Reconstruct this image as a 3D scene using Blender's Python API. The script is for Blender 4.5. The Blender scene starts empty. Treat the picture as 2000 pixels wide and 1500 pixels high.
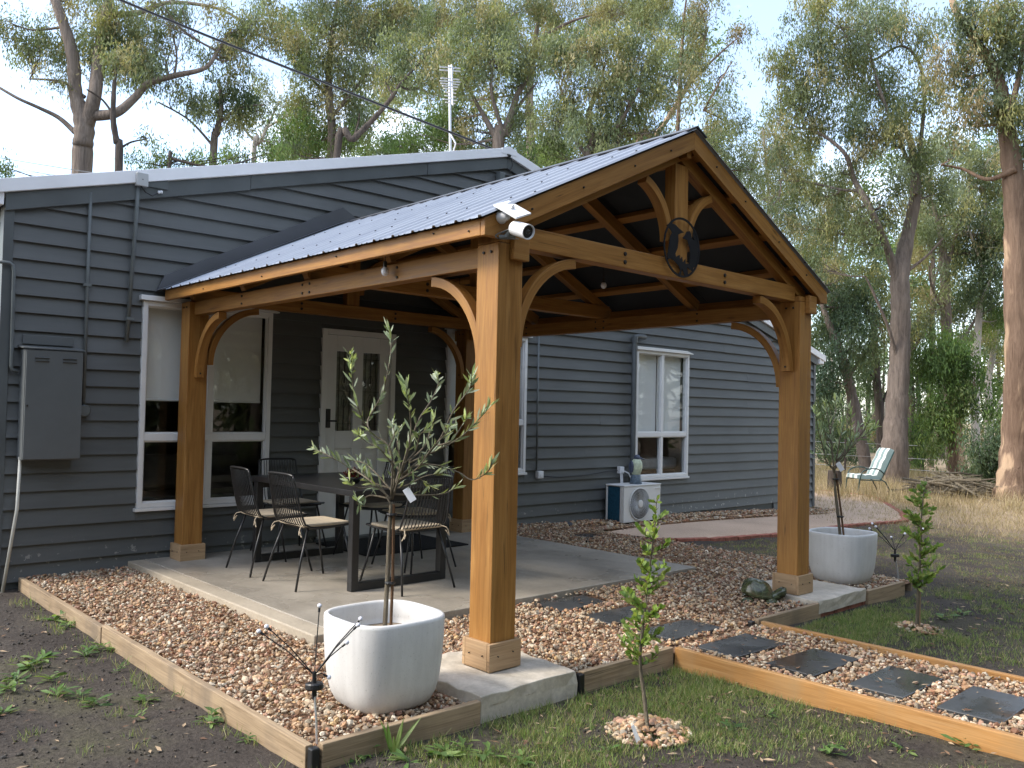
import bpy, math, random
import numpy as np
from mathutils import Vector, Matrix

random.seed(7)
rng = np.random.default_rng(11)
SC = bpy.context.scene
COL = SC.collection
R = math.radians

# ------------------------------------------------------------------ camera
CAM = np.array([-3.0894, -7.6545, 1.336]); FPX = 1696.9          # focal length in pixels of a 2000 px wide frame
YAW, PITCH, ROLL = R(-42.672), R(1.786), R(1.208)
FW = np.array([-math.sin(YAW) * math.cos(PITCH), math.cos(YAW) * math.cos(PITCH), math.sin(PITCH)])
_rt = np.array([math.cos(YAW), math.sin(YAW), 0.0]); _up = np.cross(_rt, FW)
RT = _rt * math.cos(ROLL) + _up * math.sin(ROLL)
UP = -_rt * math.sin(ROLL) + _up * math.cos(ROLL)
cam = bpy.data.cameras.new('camera'); camo = bpy.data.objects.new('camera', cam); COL.objects.link(camo)
camo.matrix_world = Matrix([[RT[0], UP[0], -FW[0], CAM[0]], [RT[1], UP[1], -FW[1], CAM[1]], [RT[2], UP[2], -FW[2], CAM[2]], [0, 0, 0, 1]])
cam.sensor_width = 36; cam.lens = 36 * FPX / 2000; cam.clip_start = 0.05; cam.clip_end = 2000
SC.camera = camo

# ------------------------------------------------------------------ sky, sun, exposure
SUN_EL, SUN_AZ = R(43), R(-60)                                  # azimuth from +y towards +x: the sun stands behind the house, to the left
world = bpy.data.worlds.new('World'); SC.world = world; world.use_nodes = True
wn = world.node_tree; wn.nodes.clear()
wo = wn.nodes.new('ShaderNodeOutputWorld'); bg = wn.nodes.new('ShaderNodeBackground'); bg.inputs['Strength'].default_value = 0.13
sky = wn.nodes.new('ShaderNodeTexSky'); sky.sky_type = 'NISHITA'; sky.sun_disc = False
sky.sun_elevation = SUN_EL; sky.sun_rotation = SUN_AZ; sky.air_density = 1.0; sky.dust_density = 1.2; sky.ozone_density = 1.0
wtc = wn.nodes.new('ShaderNodeTexCoord')
wmp = wn.nodes.new('ShaderNodeMapping'); wmp.inputs['Scale'].default_value = (1.0, 1.0, 2.2); wmp.inputs['Location'].default_value = (0.35, 0.1, 0)
wn.links.new(wtc.outputs['Generated'], wmp.inputs['Vector'])
wnz = wn.nodes.new('ShaderNodeTexNoise'); wnz.inputs['Scale'].default_value = 2.2; wnz.inputs['Detail'].default_value = 7; wnz.inputs['Roughness'].default_value = .58
wn.links.new(wmp.outputs['Vector'], wnz.inputs['Vector'])
wrp = wn.nodes.new('ShaderNodeValToRGB'); wrp.color_ramp.elements[0].position = .46; wrp.color_ramp.elements[1].position = .72
wrp.color_ramp.elements[0].color = (.08, .08, .08, 1); wrp.color_ramp.elements[1].color = (1, 1, 1, 1)
wn.links.new(wnz.outputs['Fac'], wrp.inputs['Fac'])
wmx = wn.nodes.new('ShaderNodeMix'); wmx.data_type = 'RGBA'
wn.links.new(wrp.outputs['Color'], wmx.inputs['Factor']); wn.links.new(sky.outputs['Color'], wmx.inputs['A'])
wmx.inputs['B'].default_value = (6.9, 7.05, 7.3, 1)              # thin bright cloud
wn.links.new(wmx.outputs['Result'], bg.inputs['Color']); wn.links.new(bg.outputs['Background'], wo.inputs['Surface'])

sund = bpy.data.lights.new('sun', 'SUN'); sund.energy = 1.3; sund.angle = R(17); sund.color = (1, .92, .80)
suno = bpy.data.objects.new('sun', sund); COL.objects.link(suno)
sdir = Vector((math.sin(SUN_AZ) * math.cos(SUN_EL), math.cos(SUN_AZ) * math.cos(SUN_EL), math.sin(SUN_EL)))
suno.rotation_euler = (-sdir).to_track_quat('-Z', 'Y').to_euler(); suno.location = sdir * 60
SC.view_settings.view_transform = 'Standard'; SC.view_settings.look = 'None'; SC.view_settings.gamma = 1.0
SC.view_settings.use_curve_mapping = False
SC.view_settings.exposure = 1.8

# ------------------------------------------------------------------ helpers
def at(u, v, depth):
    """point seen at pixel (u, v) of the 2000 x 1500 photograph, depth metres in front of the camera"""
    return CAM + depth * (FW + RT * (u - 1000) / FPX + UP * (750 - v) / FPX)

def smooth(a, b, x):
    t = np.clip((np.asarray(x, float) - a) / (b - a), 0, 1); return t * t * (3 - 2 * t)

def ground_z(x, y):
    x = np.asarray(x, float); y = np.asarray(y, float)
    z = -.135 - .17 * smooth(3.5, 11.5, x) + .012 * np.sin(1.7 * x + .6 * y) * np.cos(1.3 * y - .4 * x)
    z = z + .02 * np.sin(.31 * x + 2) * np.sin(.27 * y) * smooth(14, 40, np.hypot(x, y))
    return z

def on_ground(u, v):
    d = FW + RT * (u - 1000) / FPX + UP * (750 - v) / FPX
    z = -.2
    for _ in range(8):
        p = CAM + d * (z - CAM[2]) / d[2]; z = float(ground_z(p[0], p[1]))
    return p

ORG = {}
def tag(o, label=None, cat=None, group=None, kind=None):
    if label: o['label'] = label
    if cat: o['category'] = cat
    if group: o['group'] = group
    if kind: o['kind'] = kind
    return o

def thing(name, label, cat, loc=(0, 0, 0), group=None):
    o = bpy.data.objects.new(name, None); COL.objects.link(o); o.location = loc; o.empty_display_size = .1
    ORG[o] = Vector(loc)
    return tag(o, label, cat, group)

def link(me, name, parent=None, origin=None):
    o = bpy.data.objects.new(name, me); COL.objects.link(o)
    if parent is not None:
        o.parent = parent; ORG[o] = ORG[parent]
    else:
        ORG[o] = Vector(origin if origin is not None else (0, 0, 0)); o.location = ORG[o]
    return o

class MB:
    """collects shapes in world coordinates and links them as one mesh object"""
    def __init__(s): s.v = []; s.f = []; s.uv = []
    def add(s, vs, fs, uvs=None):
        n = len(s.v); s.v += [tuple(map(float, p)) for p in vs]
        for i, f in enumerate(fs):
            s.f.append(tuple(n + k for k in f)); s.uv.append(uvs[i] if uvs else [(0, 0)] * len(f))
        return s
    def bar(s, p, q, w, h, up=(0, 0, 1), taper=1.0):
        """a squared length of timber from p to q, w across and h along up"""
        p = np.array(p, float); q = np.array(q, float); d = q - p; L = np.linalg.norm(d); d = d / L
        up = np.array(up, float); sd = np.cross(d, up); sd = sd / np.linalg.norm(sd); u2 = np.cross(sd, d)
        vs = []
        for c, k in ((p, 1), (q, taper)):
            for a, b in ((-1, -1), (1, -1), (1, 1), (-1, 1)): vs.append(c + sd * a * w * k / 2 + u2 * b * h * k / 2)
        o = random.random() * 40; t = random.random() * 40
        fs = [(0, 1, 5, 4), (1, 2, 6, 5), (2, 3, 7, 6), (3, 0, 4, 7), (3, 2, 1, 0), (4, 5, 6, 7)]
        uv = []
        for k, e in enumerate((w, h, w, h)):
            b = t + k * 3.1; uv.append([(o, b), (o, b + e), (o + L, b + e), (o + L, b)])
        uv += [[(o, t), (o + .02, t), (o + .02, t + w), (o, t + w)]] * 2
        return s.add(vs, fs, uv)
    def box(s, x0, x1, y0, y1, z0, z1, axis=None):
        e = (x1 - x0, y1 - y0, z1 - z0); a = axis if axis is not None else int(np.argmax(e))
        c = ((x0 + x1) / 2, (y0 + y1) / 2, (z0 + z1) / 2)
        if a == 0: return s.bar((x0, c[1], c[2]), (x1, c[1], c[2]), e[1], e[2])
        if a == 1: return s.bar((c[0], y0, c[2]), (c[0], y1, c[2]), e[0], e[2])
        return s.bar((c[0], c[1], z0), (c[0], c[1], z1), e[0], e[1], up=(0, 1, 0))
    def prism(s, pts, off):
        """closed polygon pts (3D) pushed along off"""
        n = len(pts); off = np.array(off, float); vs = [np.array(p, float) for p in pts] + [np.array(p, float) + off for p in pts]
        fs = [tuple(range(n - 1, -1, -1)), tuple(range(n, 2 * n))] + [(i, (i + 1) % n, n + (i + 1) % n, n + i) for i in range(n)]
        return s.add(vs, fs)
    def strip(s, loops, closed=False, ulen=None):
        """skin through equal cross-section loops (curved timber)"""
        n = len(loops[0]); vs = [p for l in loops for p in l]; fs = []; uv = []
        o = random.random() * 30; acc = 0
        for i in range(len(loops) - 1):
            L = float(np.linalg.norm(np.array(loops[i + 1][0]) - np.array(loops[i][0])))
            for k in range(n):
                k2 = (k + 1) % n; fs.append((i * n + k, i * n + k2, (i + 1) * n + k2, (i + 1) * n + k))
                uv.append([(o + acc, o + k * .1), (o + acc, o + k * .1 + .06), (o + acc + L, o + k * .1 + .06), (o + acc + L, o + k * .1)])
            acc += L
        fs.append(tuple(range(n - 1, -1, -1))); uv.append([(0, 0)] * n)
        fs.append(tuple((len(loops) - 1) * n + k for k in range(n))); uv.append([(0, 0)] * n)
        return s.add(vs, fs, uv)
    def tube(s, pts, rad, n=8, caps=True):
        pts = [np.array(p, float) for p in pts]
        if np.isscalar(rad): rad = [rad] * len(pts)
        ref = np.array((.31, .17, .93)); loops = []
        d0 = pts[1] - pts[0]; a = np.cross(d0, ref); a /= np.linalg.norm(a) + 1e-9
        for i, p in enumerate(pts):
            d = pts[min(i + 1, len(pts) - 1)] - pts[max(i - 1, 0)]; d = d / (np.linalg.norm(d) + 1e-9)
            a = a - d * (a @ d); a /= np.linalg.norm(a) + 1e-9; b = np.cross(d, a)
            loops.append([p + rad[i] * (a * math.cos(2 * math.pi * k / n) + b * math.sin(2 * math.pi * k / n)) for k in range(n)])
        m = len(s.v); vs = [q for l in loops for q in l]; fs = []; uv = []; acc = 0
        for i in range(len(pts) - 1):
            L = float(np.linalg.norm(pts[i + 1] - pts[i]))
            for k in range(n):
                k2 = (k + 1) % n; fs.append((i * n + k, i * n + k2, (i + 1) * n + k2, (i + 1) * n + k))
                uv.append([(acc, k / n), (acc, (k + 1) / n), (acc + L, (k + 1) / n), (acc + L, k / n)])
            acc += L
        if caps:
            fs.append(tuple(range(n - 1, -1, -1))); uv.append([(0, 0)] * n)
            fs.append(tuple((len(pts) - 1) * n + k for k in range(n))); uv.append([(0, 0)] * n)
        return s.add(vs, fs, uv)
    def cyl(s, p, q, r, n=16): return s.tube([p, q], r, n)
    def lathe(s, c, prof, n=24, axis=(0, 0, 1), power=2.0, sx=1.0, sy=1.0, cap=True):
        """revolve (radius, height) pairs about axis through c; power > 2 squares the plan"""
        ax = np.array(axis, float); ax /= np.linalg.norm(ax)
        t = np.array((1., 0, 0)) if abs(ax[0]) < .9 else np.array((0, 1., 0)); a = t - ax * (t @ ax); a /= np.linalg.norm(a); b = np.cross(ax, a)
        c = np.array(c, float); vs = []
        for r, h in prof:
            for k in range(n):
                th = 2 * math.pi * k / n; ct, st = math.cos(th), math.sin(th)
                g = (abs(ct) ** power + abs(st) ** power) ** (-1 / power)
                vs.append(c + ax * h + (a * ct * sx + b * st * sy) * r * g)
        fs = [(i * n + k, i * n + (k + 1) % n, (i + 1) * n + (k + 1) % n, (i + 1) * n + k) for i in range(len(prof) - 1) for k in range(n)]
        if cap:
            fs.append(tuple(range(n - 1, -1, -1))); fs.append(tuple((len(prof) - 1) * n + k for k in range(n)))
        return s.add(vs, fs)
    def ball(s, c, r, nu=14, nv=9, sc=(1, 1, 1), rot=None):
        vs = []; fs = []
        for i in range(nv + 1):
            ph = math.pi * i / nv
            for k in range(nu):
                th = 2 * math.pi * k / nu
                q = np.array((math.sin(ph) * math.cos(th) * sc[0], math.sin(ph) * math.sin(th) * sc[1], math.cos(ph) * sc[2])) * r
                if rot is not None: q = np.array(rot @ Vector(q))
                vs.append(q + np.array(c, float))
        for i in range(nv):
            for k in range(nu): fs.append((i * nu + k, (i + 1) * nu + k, (i + 1) * nu + (k + 1) % nu, i * nu + (k + 1) % nu))
        return s.add(vs, fs)
    def build(s, name, mat, parent=None, smooth_=False, bevel=0.0, origin=None, weld=False):
        if parent is None and origin is None:
            A = np.array(s.v); origin = (A[:, 0].mean(), A[:, 1].mean(), A[:, 2].min())
        org = np.array(ORG[parent] if parent is not None else origin, float)
        me = bpy.data.meshes.new(name)
        me.from_pydata([tuple(np.array(p) - org) for p in s.v], [], s.f)
        ul = me.uv_layers.new(name='UVMap'); flat = [c for f in s.uv for q in f for c in q]
        ul.data.foreach_set('uv', flat)
        if smooth_: me.shade_smooth()
        if isinstance(mat, (list, tuple)):
            for m in mat: me.materials.append(m)
        else: me.materials.append(mat)
        me.validate(); me.update()
        o = link(me, name, parent, origin)
        if bevel:
            b = o.modifiers.new('bevel', 'BEVEL'); b.width = bevel; b.segments = 2; b.limit_method = 'ANGLE'; b.angle_limit = R(40)
        return o

def copy_tree(o, parent=None):
    c = o.copy(); COL.objects.link(c)
    if parent is not None: c.parent = parent
    for ch in [x for x in SC.objects if x.parent == o]: copy_tree(ch, c)
    return c

# ------------------------------------------------------------------ materials
def mat(name, rough=.6, spec=.4, metal=0.0):
    m = bpy.data.materials.new(name); m.use_nodes = True; nt = m.node_tree; b = nt.nodes['Principled BSDF']
    b.inputs['Roughness'].default_value = rough; b.inputs['Specular IOR Level'].default_value = spec; b.inputs['Metallic'].default_value = metal
    return m, nt, b
def coord(nt, kind='Object', scale=(1, 1, 1), rnd=False):
    t = nt.nodes.new('ShaderNodeTexCoord'); mp = nt.nodes.new('ShaderNodeMapping'); mp.inputs['Scale'].default_value = scale
    nt.links.new(t.outputs[kind], mp.inputs['Vector']); return mp.outputs['Vector']
def wpos(nt, scale=(1, 1, 1)):
    g = nt.nodes.new('ShaderNodeNewGeometry'); mp = nt.nodes.new('ShaderNodeMapping'); mp.inputs['Scale'].default_value = scale
    nt.links.new(g.outputs['Position'], mp.inputs['Vector']); return mp.outputs['Vector']
def noise(nt, vec, scale, detail=4, rough=.55, dist=0.0):
    n = nt.nodes.new('ShaderNodeTexNoise'); n.inputs['Scale'].default_value = scale; n.inputs['Detail'].default_value = detail
    n.inputs['Roughness'].default_value = rough; n.inputs['Distortion'].default_value = dist
    nt.links.new(vec, n.inputs['Vector']); return n.outputs['Fac']
def ramp(nt, fac, stops):
    r = nt.nodes.new('ShaderNodeValToRGB'); e = r.color_ramp.elements
    while len(e) < len(stops): e.new(.5)
    for k, (p, c) in enumerate(stops):
        e[k].position = p; e[k].color = (c, c, c, 1) if np.isscalar(c) else (*c, 1)
    nt.links.new(fac, r.inputs['Fac']); return r.outputs['Color']
def mix(nt, fac, a, b, mode='MIX'):
    m = nt.nodes.new('ShaderNodeMix'); m.data_type = 'RGBA'; m.blend_type = mode
    for k, x in (('Factor', fac), ('A', a), ('B', b)):
        i = m.inputs[k] if k == 'Factor' else [q for q in m.inputs if q.name == k and q.type == 'RGBA'][0]
        if hasattr(x, 'is_linked') or hasattr(x, 'links'): nt.links.new(x, i)
        elif k == 'Factor': i.default_value = x
        else: i.default_value = (*x, 1)
    return [q for q in m.outputs if q.type == 'RGBA'][0]
def bump(nt, b, h, strength=.3, dist=.01):
    n = nt.nodes.new('ShaderNodeBump'); n.inputs['Strength'].default_value = strength; n.inputs['Distance'].default_value = dist
    nt.links.new(h, n.inputs['Height']); nt.links.new(n.outputs['Normal'], b.inputs['Normal'])
def objrand(nt): return nt.nodes.new('ShaderNodeObjectInfo').outputs['Random']
def plain(name, c, rough=.6, spec=.4, metal=0.0, var=.12, scale=9.0, bmp=0.0):
    m, nt, b = mat(name, rough, spec, metal); v = wpos(nt); n = noise(nt, v, scale, 5)
    lo = tuple(x * (1 - var) for x in c); hi = tuple(min(1, x * (1 + var)) for x in c)
    nt.links.new(ramp(nt, n, [(.3, lo), (.7, hi)]), b.inputs['Base Color'])
    if bmp: bump(nt, b, noise(nt, v, scale * 12, 4), bmp, .003)
    return m

def wood(name, dark, mid, light, rough=.55, streak=1.0, stain=None):
    m, nt, b = mat(name, rough, .35); uv = coord(nt, 'UV', (1, 1, 1))
    mp = nt.nodes.new('ShaderNodeMapping'); mp.inputs['Scale'].default_value = (1.1, 17, 1); nt.links.new(uv, mp.inputs['Vector'])
    n1 = noise(nt, mp.outputs['Vector'], 1.6, 5, .6, .9)
    mp2 = nt.nodes.new('ShaderNodeMapping'); mp2.inputs['Scale'].default_value = (4, 170, 1); nt.links.new(uv, mp2.inputs['Vector'])
    n2 = noise(nt, mp2.outputs['Vector'], 1.0, 4, .6)
    col = ramp(nt, n1, [(.28, dark), (.5, mid), (.75, light)])
    vo = nt.nodes.new('ShaderNodeTexVoronoi'); vo.inputs['Scale'].default_value = 1.0; mp3 = nt.nodes.new('ShaderNodeMapping'); mp3.inputs['Scale'].default_value = (2.6, 11, 1); nt.links.new(uv, mp3.inputs['Vector']); nt.links.new(mp3.outputs['Vector'], vo.inputs['Vector'])
    sx = nt.nodes.new('ShaderNodeSeparateColor'); nt.links.new(vo.outputs['Color'], sx.inputs[0]); gt = nt.nodes.new('ShaderNodeMath'); gt.operation = 'GREATER_THAN'; gt.inputs[1].default_value = .72; nt.links.new(sx.outputs[0], gt.inputs[0])
    kn = nt.nodes.new('ShaderNodeMath'); kn.operation = 'MULTIPLY'; nt.links.new(gt.outputs[0], kn.inputs[0]); nt.links.new(ramp(nt, vo.outputs['Distance'], [(.05, .75), (.16, 0.)]), kn.inputs[1])
    col = mix(nt, kn.outputs[0], col, tuple(x * .42 for x in dark))
    mp4 = nt.nodes.new('ShaderNodeMapping'); mp4.inputs['Scale'].default_value = (.9, 42, 1); nt.links.new(uv, mp4.inputs['Vector']); cr = ramp(nt, noise(nt, mp4.outputs['Vector'], 1.0, 2, .4, .2), [(.60, 0.), (.625, .75), (.65, 0.)]); gate = ramp(nt, noise(nt, wpos(nt), 2.7, 2), [(.52, 0.), (.6, 1.)])
    col = mix(nt, mix(nt, 1.0, cr, gate, 'MULTIPLY'), col, tuple(x * .35 for x in dark))
    col = mix(nt, .45 * streak, col, ramp(nt, n2, [(.3, .55), (.7, 1.25)]), 'MULTIPLY')
    n3 = noise(nt, wpos(nt), 1.3, 3)
    col = mix(nt, .7, col, ramp(nt, n3, [(.3, .78), (.72, 1.12)]), 'MULTIPLY')
    col = mix(nt, .6, col, ramp(nt, objrand(nt), [(0, .82), (1, 1.12)]), 'MULTIPLY')
    if stain:
        n4 = noise(nt, wpos(nt, (1, 1, .25)), 3.5, 5); col = mix(nt, ramp(nt, n4, [(.48, 0.), (.7, .75)]), col, stain)
    nt.links.new(col, b.inputs['Base Color']); bump(nt, b, n2, .25, .002)
    nt.links.new(ramp(nt, n1, [(.2, rough - .12), (.8, rough + .15)]), b.inputs['Roughness'])
    return m

M = {}
M['timber'] = wood('stained_timber', (.235, .098, .020), (.335, .155, .036), (.43, .220, .060), .5)
M['timber_pale'] = wood('pale_timber', (.32, .20, .105), (.41, .27, .15), (.48, .335, .195), .6)
M['sleeper'] = wood('weathered_sleeper', (.22, .15, .085), (.34, .245, .15), (.43, .32, .2), .75, 1.2, (.17, .13, .09))
M['sleeper_new'] = wood('oiled_sleeper', (.30, .14, .04), (.42, .215, .07), (.50, .29, .12), .6, 1.1, (.30, .2, .1))

def weatherboard():
    m, nt, b = mat('grey_board_paint', .52, .4); uv = coord(nt, 'UV', (1.2, 9, 1)); w = wpos(nt)
    n1 = noise(nt, uv, 1.4, 5, .6); n2 = noise(nt, w, 1.1, 4)
    c = ramp(nt, n2, [(.3, (.088, .092, .091)), (.7, (.108, .113, .111))])
    c = mix(nt, .6, c, ramp(nt, n1, [(.25, .8), (.75, 1.16)]), 'MULTIPLY')
    c = mix(nt, .7, c, ramp(nt, objrand(nt), [(0, .88), (1, 1.1)]), 'MULTIPLY')
    n3 = noise(nt, w, 14, 6, .7); sp = nt.nodes.new('ShaderNodeSeparateXYZ'); nt.links.new(wpos(nt), sp.inputs[0])
    low = nt.nodes.new('ShaderNodeMapRange'); low.inputs[1].default_value = .25; low.inputs[2].default_value = -.1; nt.links.new(sp.outputs['Z'], low.inputs[0])
    chip = nt.nodes.new('ShaderNodeMath'); chip.operation = 'MULTIPLY'; nt.links.new(low.outputs[0], chip.inputs[0]); nt.links.new(ramp(nt, n3, [(.61, 0.), (.64, 1.)]), chip.inputs[1])
    c = mix(nt, chip.outputs[0], c, (.42, .40, .36))
    nt.links.new(c, b.inputs['Base Color'])
    mp = nt.nodes.new('ShaderNodeMapping'); mp.inputs['Scale'].default_value = (3, 60, 1); t = nt.nodes.new('ShaderNodeTexCoord'); nt.links.new(t.outputs['UV'], mp.inputs['Vector'])
    bump(nt, b, noise(nt, mp.outputs['Vector'], 1, 5), .22, .003); return m
M['board'] = weatherboard()
M['trim_grey'] = plain('grey_trim_paint', (.084, .093, .095), .5, .4, var=.14, scale=3)
M['conduit'] = plain('grey_conduit', (.115, .128, .128), .45, .4, var=.15, scale=6)
M['meter'] = plain('meter_box_paint', (.10, .108, .11), .42, .45, var=.1, scale=2.5)
M['white'] = plain('white_paint', (.70, .70, .69), .4, .5, var=.05, scale=4)
M['white_metal'] = plain('white_roof_metal', (.82, .82, .84), .35, .5, var=.05, scale=3)
M['white_plastic'] = plain('white_plastic', (.72, .73, .75), .35, .5, var=.04)
M['cream_pipe'] = plain('cream_pipe', (.55, .54, .48), .5, .4, var=.1, scale=5)
M['art_black'] = plain('matt_black_steel', (.012, .012, .014), .75, .2, var=.2)
M['black_metal'] = plain('black_metal', (.013, .013, .014), .38, .5, var=.3, scale=30)
M['black_plastic'] = plain('black_plastic', (.012, .012, .013), .45, .5, var=.2)
M['dark_steel'] = plain('dark_steel_bolt', (.03, .026, .024), .5, .5, .4)
M['flashing'] = plain('dark_flashing', (.075, .078, .088), .38, .5, .0, var=.15, scale=2)
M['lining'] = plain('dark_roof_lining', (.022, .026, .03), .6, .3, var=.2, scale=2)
M['table_black'] = plain('table_black', (.018, .018, .019), .33, .5, var=.25, scale=7)
M['cushion'] = plain('beige_cushion', (.50, .42, .31), .9, .1, var=.1, scale=30, bmp=.4)
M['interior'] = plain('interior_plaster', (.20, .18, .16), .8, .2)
M['curtain'] = plain('brown_curtain', (.13, .085, .06), .9, .1)
M['lace'] = plain('grey_lace', (.30, .29, .27), .9, .1, var=.25, scale=25)
M['linen'] = plain('bed_linen', (.7, .7, .72), .9, .1)
M['blind'] = plain('roller_blind', (.74, .74, .72), .85, .15, var=.03, scale=2)
M['mat_black'] = plain('rubber_mat', (.012, .012, .012), .9, .2, var=.4, scale=60, bmp=.6)
M['coil'] = plain('blue_coil_fins', (.02, .09, .15), .35, .5, .3, var=.3, scale=40)
M['aircon'] = plain('aircon_shell', (.66, .66, .64), .45, .4, var=.05, scale=3)
M['fan_grey'] = plain('fan_guard_grey', (.42, .43, .43), .45, .4, var=.06)
M['foot_fan_shade'] = plain('foot_and_fan_shade_black', (.012, .012, .013), .8, .1)  # near-black for the feet and the painted shade behind the fan guard
M['green_metal'] = plain('green_chair_frame', (.02, .05, .045), .4, .5)
M['brick_red'] = plain('red_brick', (.30, .115, .08), .85, .2, var=.3, scale=18, bmp=.5)
M['bark_mulch'] = plain('dead_leaf', (.20, .095, .05), .8, .2, var=.5, scale=40)
M['bulb'] = plain('pale_bulb', (.75, .75, .8), .15, .6)
M['aluminium'] = plain('aluminium', (.62, .62, .63), .35, .5, .7, var=.08)

def glass():
    m = bpy.data.materials.new('window_glass'); m.use_nodes = True; nt = m.node_tree; nt.nodes.clear()
    o = nt.nodes.new('ShaderNodeOutputMaterial'); t = nt.nodes.new('ShaderNodeBsdfTransparent'); t.inputs[0].default_value = (.96, .97, .97, 1)
    g = nt.nodes.new('ShaderNodeBsdfGlossy'); g.inputs['Roughness'].default_value = .02; g.inputs[0].default_value = (1, 1, 1, 1)
    f = nt.nodes.new('ShaderNodeFresnel'); f.inputs[0].default_value = 1.55
    n = noise(nt, wpos(nt), 3.0, 2); bp = nt.nodes.new('ShaderNodeBump'); bp.inputs['Strength'].default_value = .03; nt.links.new(n, bp.inputs['Height']); nt.links.new(bp.outputs[0], g.inputs['Normal'])
    ge = nt.nodes.new('ShaderNodeNewGeometry'); ml = nt.nodes.new('ShaderNodeMath'); ml.operation = 'SUBTRACT'; ml.use_clamp = True; nt.links.new(f.outputs[0], ml.inputs[0]); nt.links.new(ge.outputs['Backfacing'], ml.inputs[1])
    x = nt.nodes.new('ShaderNodeMixShader'); nt.links.new(ml.outputs[0], x.inputs[0]); nt.links.new(t.outputs[0], x.inputs[1]); nt.links.new(g.outputs[0], x.inputs[2]); nt.links.new(x.outputs[0], o.inputs[0])
    return m
M['glass'] = glass()

def roof_metal():
    m, nt, b = mat('grey_ribbed_steel', .42, .5, .15); w = wpos(nt)
    c = ramp(nt, noise(nt, w, 2.2, 5), [(.3, (.29, .32, .375)), (.7, (.36, .39, .44))])
    c = mix(nt, .5, c, ramp(nt, noise(nt, wpos(nt, (.3, 8, .3)), 2, 5), [(.3, .88), (.7, 1.06)]), 'MULTIPLY')
    nt.links.new(c, b.inputs['Base Color']); return m
M['roof'] = roof_metal()

def concrete(name, a, bcol, rough, wet=False, scale=1.0):
    m, nt, b = mat(name, rough, .4); w = wpos(nt)
    n1 = noise(nt, w, 1.6 * scale, 6, .6); n2 = noise(nt, w, 45, 4, .7); n3 = noise(nt, wpos(nt, (1, .35, 1)), 3.2 * scale, 5, .65, .6)
    c = ramp(nt, n1, [(.3, a), (.7, bcol)])
    c = mix(nt, .55, c, ramp(nt, n3, [(.3, .6), (.55, 1.0), (.8, 1.25)]), 'MULTIPLY')
    c = mix(nt, .5, c, ramp(nt, n2, [(.3, .72), (.7, 1.2)]), 'MULTIPLY')
    nt.links.new(c, b.inputs['Base Color'])
    if wet: nt.links.new(ramp(nt, noise(nt, w, 1.1, 4), [(.4, .22), (.62, .6)]), b.inputs['Roughness'])
    bump(nt, b, n2, .3, .004); return m
M['slab'] = concrete('damp_concrete_slab', (.27, .238, .192), (.385, .345, .285), .4, True)
M['slab_edge'] = concrete('concrete_border', (.33, .28, .21), (.43, .37, .285), .6)
M['pier'] = concrete('rough_concrete', (.42, .365, .285), (.60, .54, .45), .8, False, 3)

def pot_mat():
    m, nt, b = mat('white_glazed_concrete', .55, .4); w = wpos(nt)
    c = ramp(nt, noise(nt, w, 5, 5), [(.3, (.55, .54, .52)), (.7, (.63, .625, .61))])
    c = mix(nt, .5, c, ramp(nt, noise(nt, wpos(nt, (30, 30, 2)), 1, 4), [(.35, .84), (.6, 1.0)]), 'MULTIPLY')
    c = mix(nt, .8, c, ramp(nt, noise(nt, w, 120, 2), [(.28, .72), (.36, 1.0)]), 'MULTIPLY')
    sp = nt.nodes.new('ShaderNodeSeparateXYZ'); nt.links.new(wpos(nt), sp.inputs[0])
    nt.links.new(c, b.inputs['Base Color']); bump(nt, b, noise(nt, w, 90, 4), .2, .003); return m
M['pot'] = pot_mat()

def slate():
    m, nt, b = mat('wet_slate', .12, .5); w = wpos(nt)
    c = ramp(nt, noise(nt, w, 4, 5), [(.3, (.028, .03, .031)), (.7, (.055, .057, .058))])
    c = mix(nt, .7, c, ramp(nt, objrand(nt), [(0, .75), (1, 1.35)]), 'MULTIPLY')
    nt.links.new(c, b.inputs['Base Color'])
    nt.links.new(ramp(nt, noise(nt, w, 3.1, 4), [(.38, .05), (.6, .42)]), b.inputs['Roughness'])
    bump(nt, b, noise(nt, w, 22, 5), .12, .004); return m
M['slate'] = slate()

def vcol(name, rough=.75, spec=.25, trans=0.0, extra=None):
    m, nt, b = mat(name, rough, spec); a = nt.nodes.new('ShaderNodeAttribute'); a.attribute_name = 'Col'
    col = a.outputs['Color']
    nt.links.new(col, b.inputs['Base Color'])
    if trans:
        t = nt.nodes.new('ShaderNodeBsdfTranslucent'); nt.links.new(mix(nt, 1.0, col, (1.2, 1.25, .55), 'MULTIPLY'), t.inputs['Color'])
        x = nt.nodes.new('ShaderNodeMixShader'); x.inputs[0].default_value = trans
        nt.links.new(b.outputs[0], x.inputs[1]); nt.links.new(t.outputs[0], x.inputs[2]); nt.links.new(x.outputs[0], nt.nodes['Material Output'].inputs[0])
    return m
M['pebble'] = vcol('mixed_pebbles', .65, .3)
M['leaf'] = vcol('foliage', .5, .3, .36)
M['litter'] = vcol('leaf_litter', .8, .2)

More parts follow.
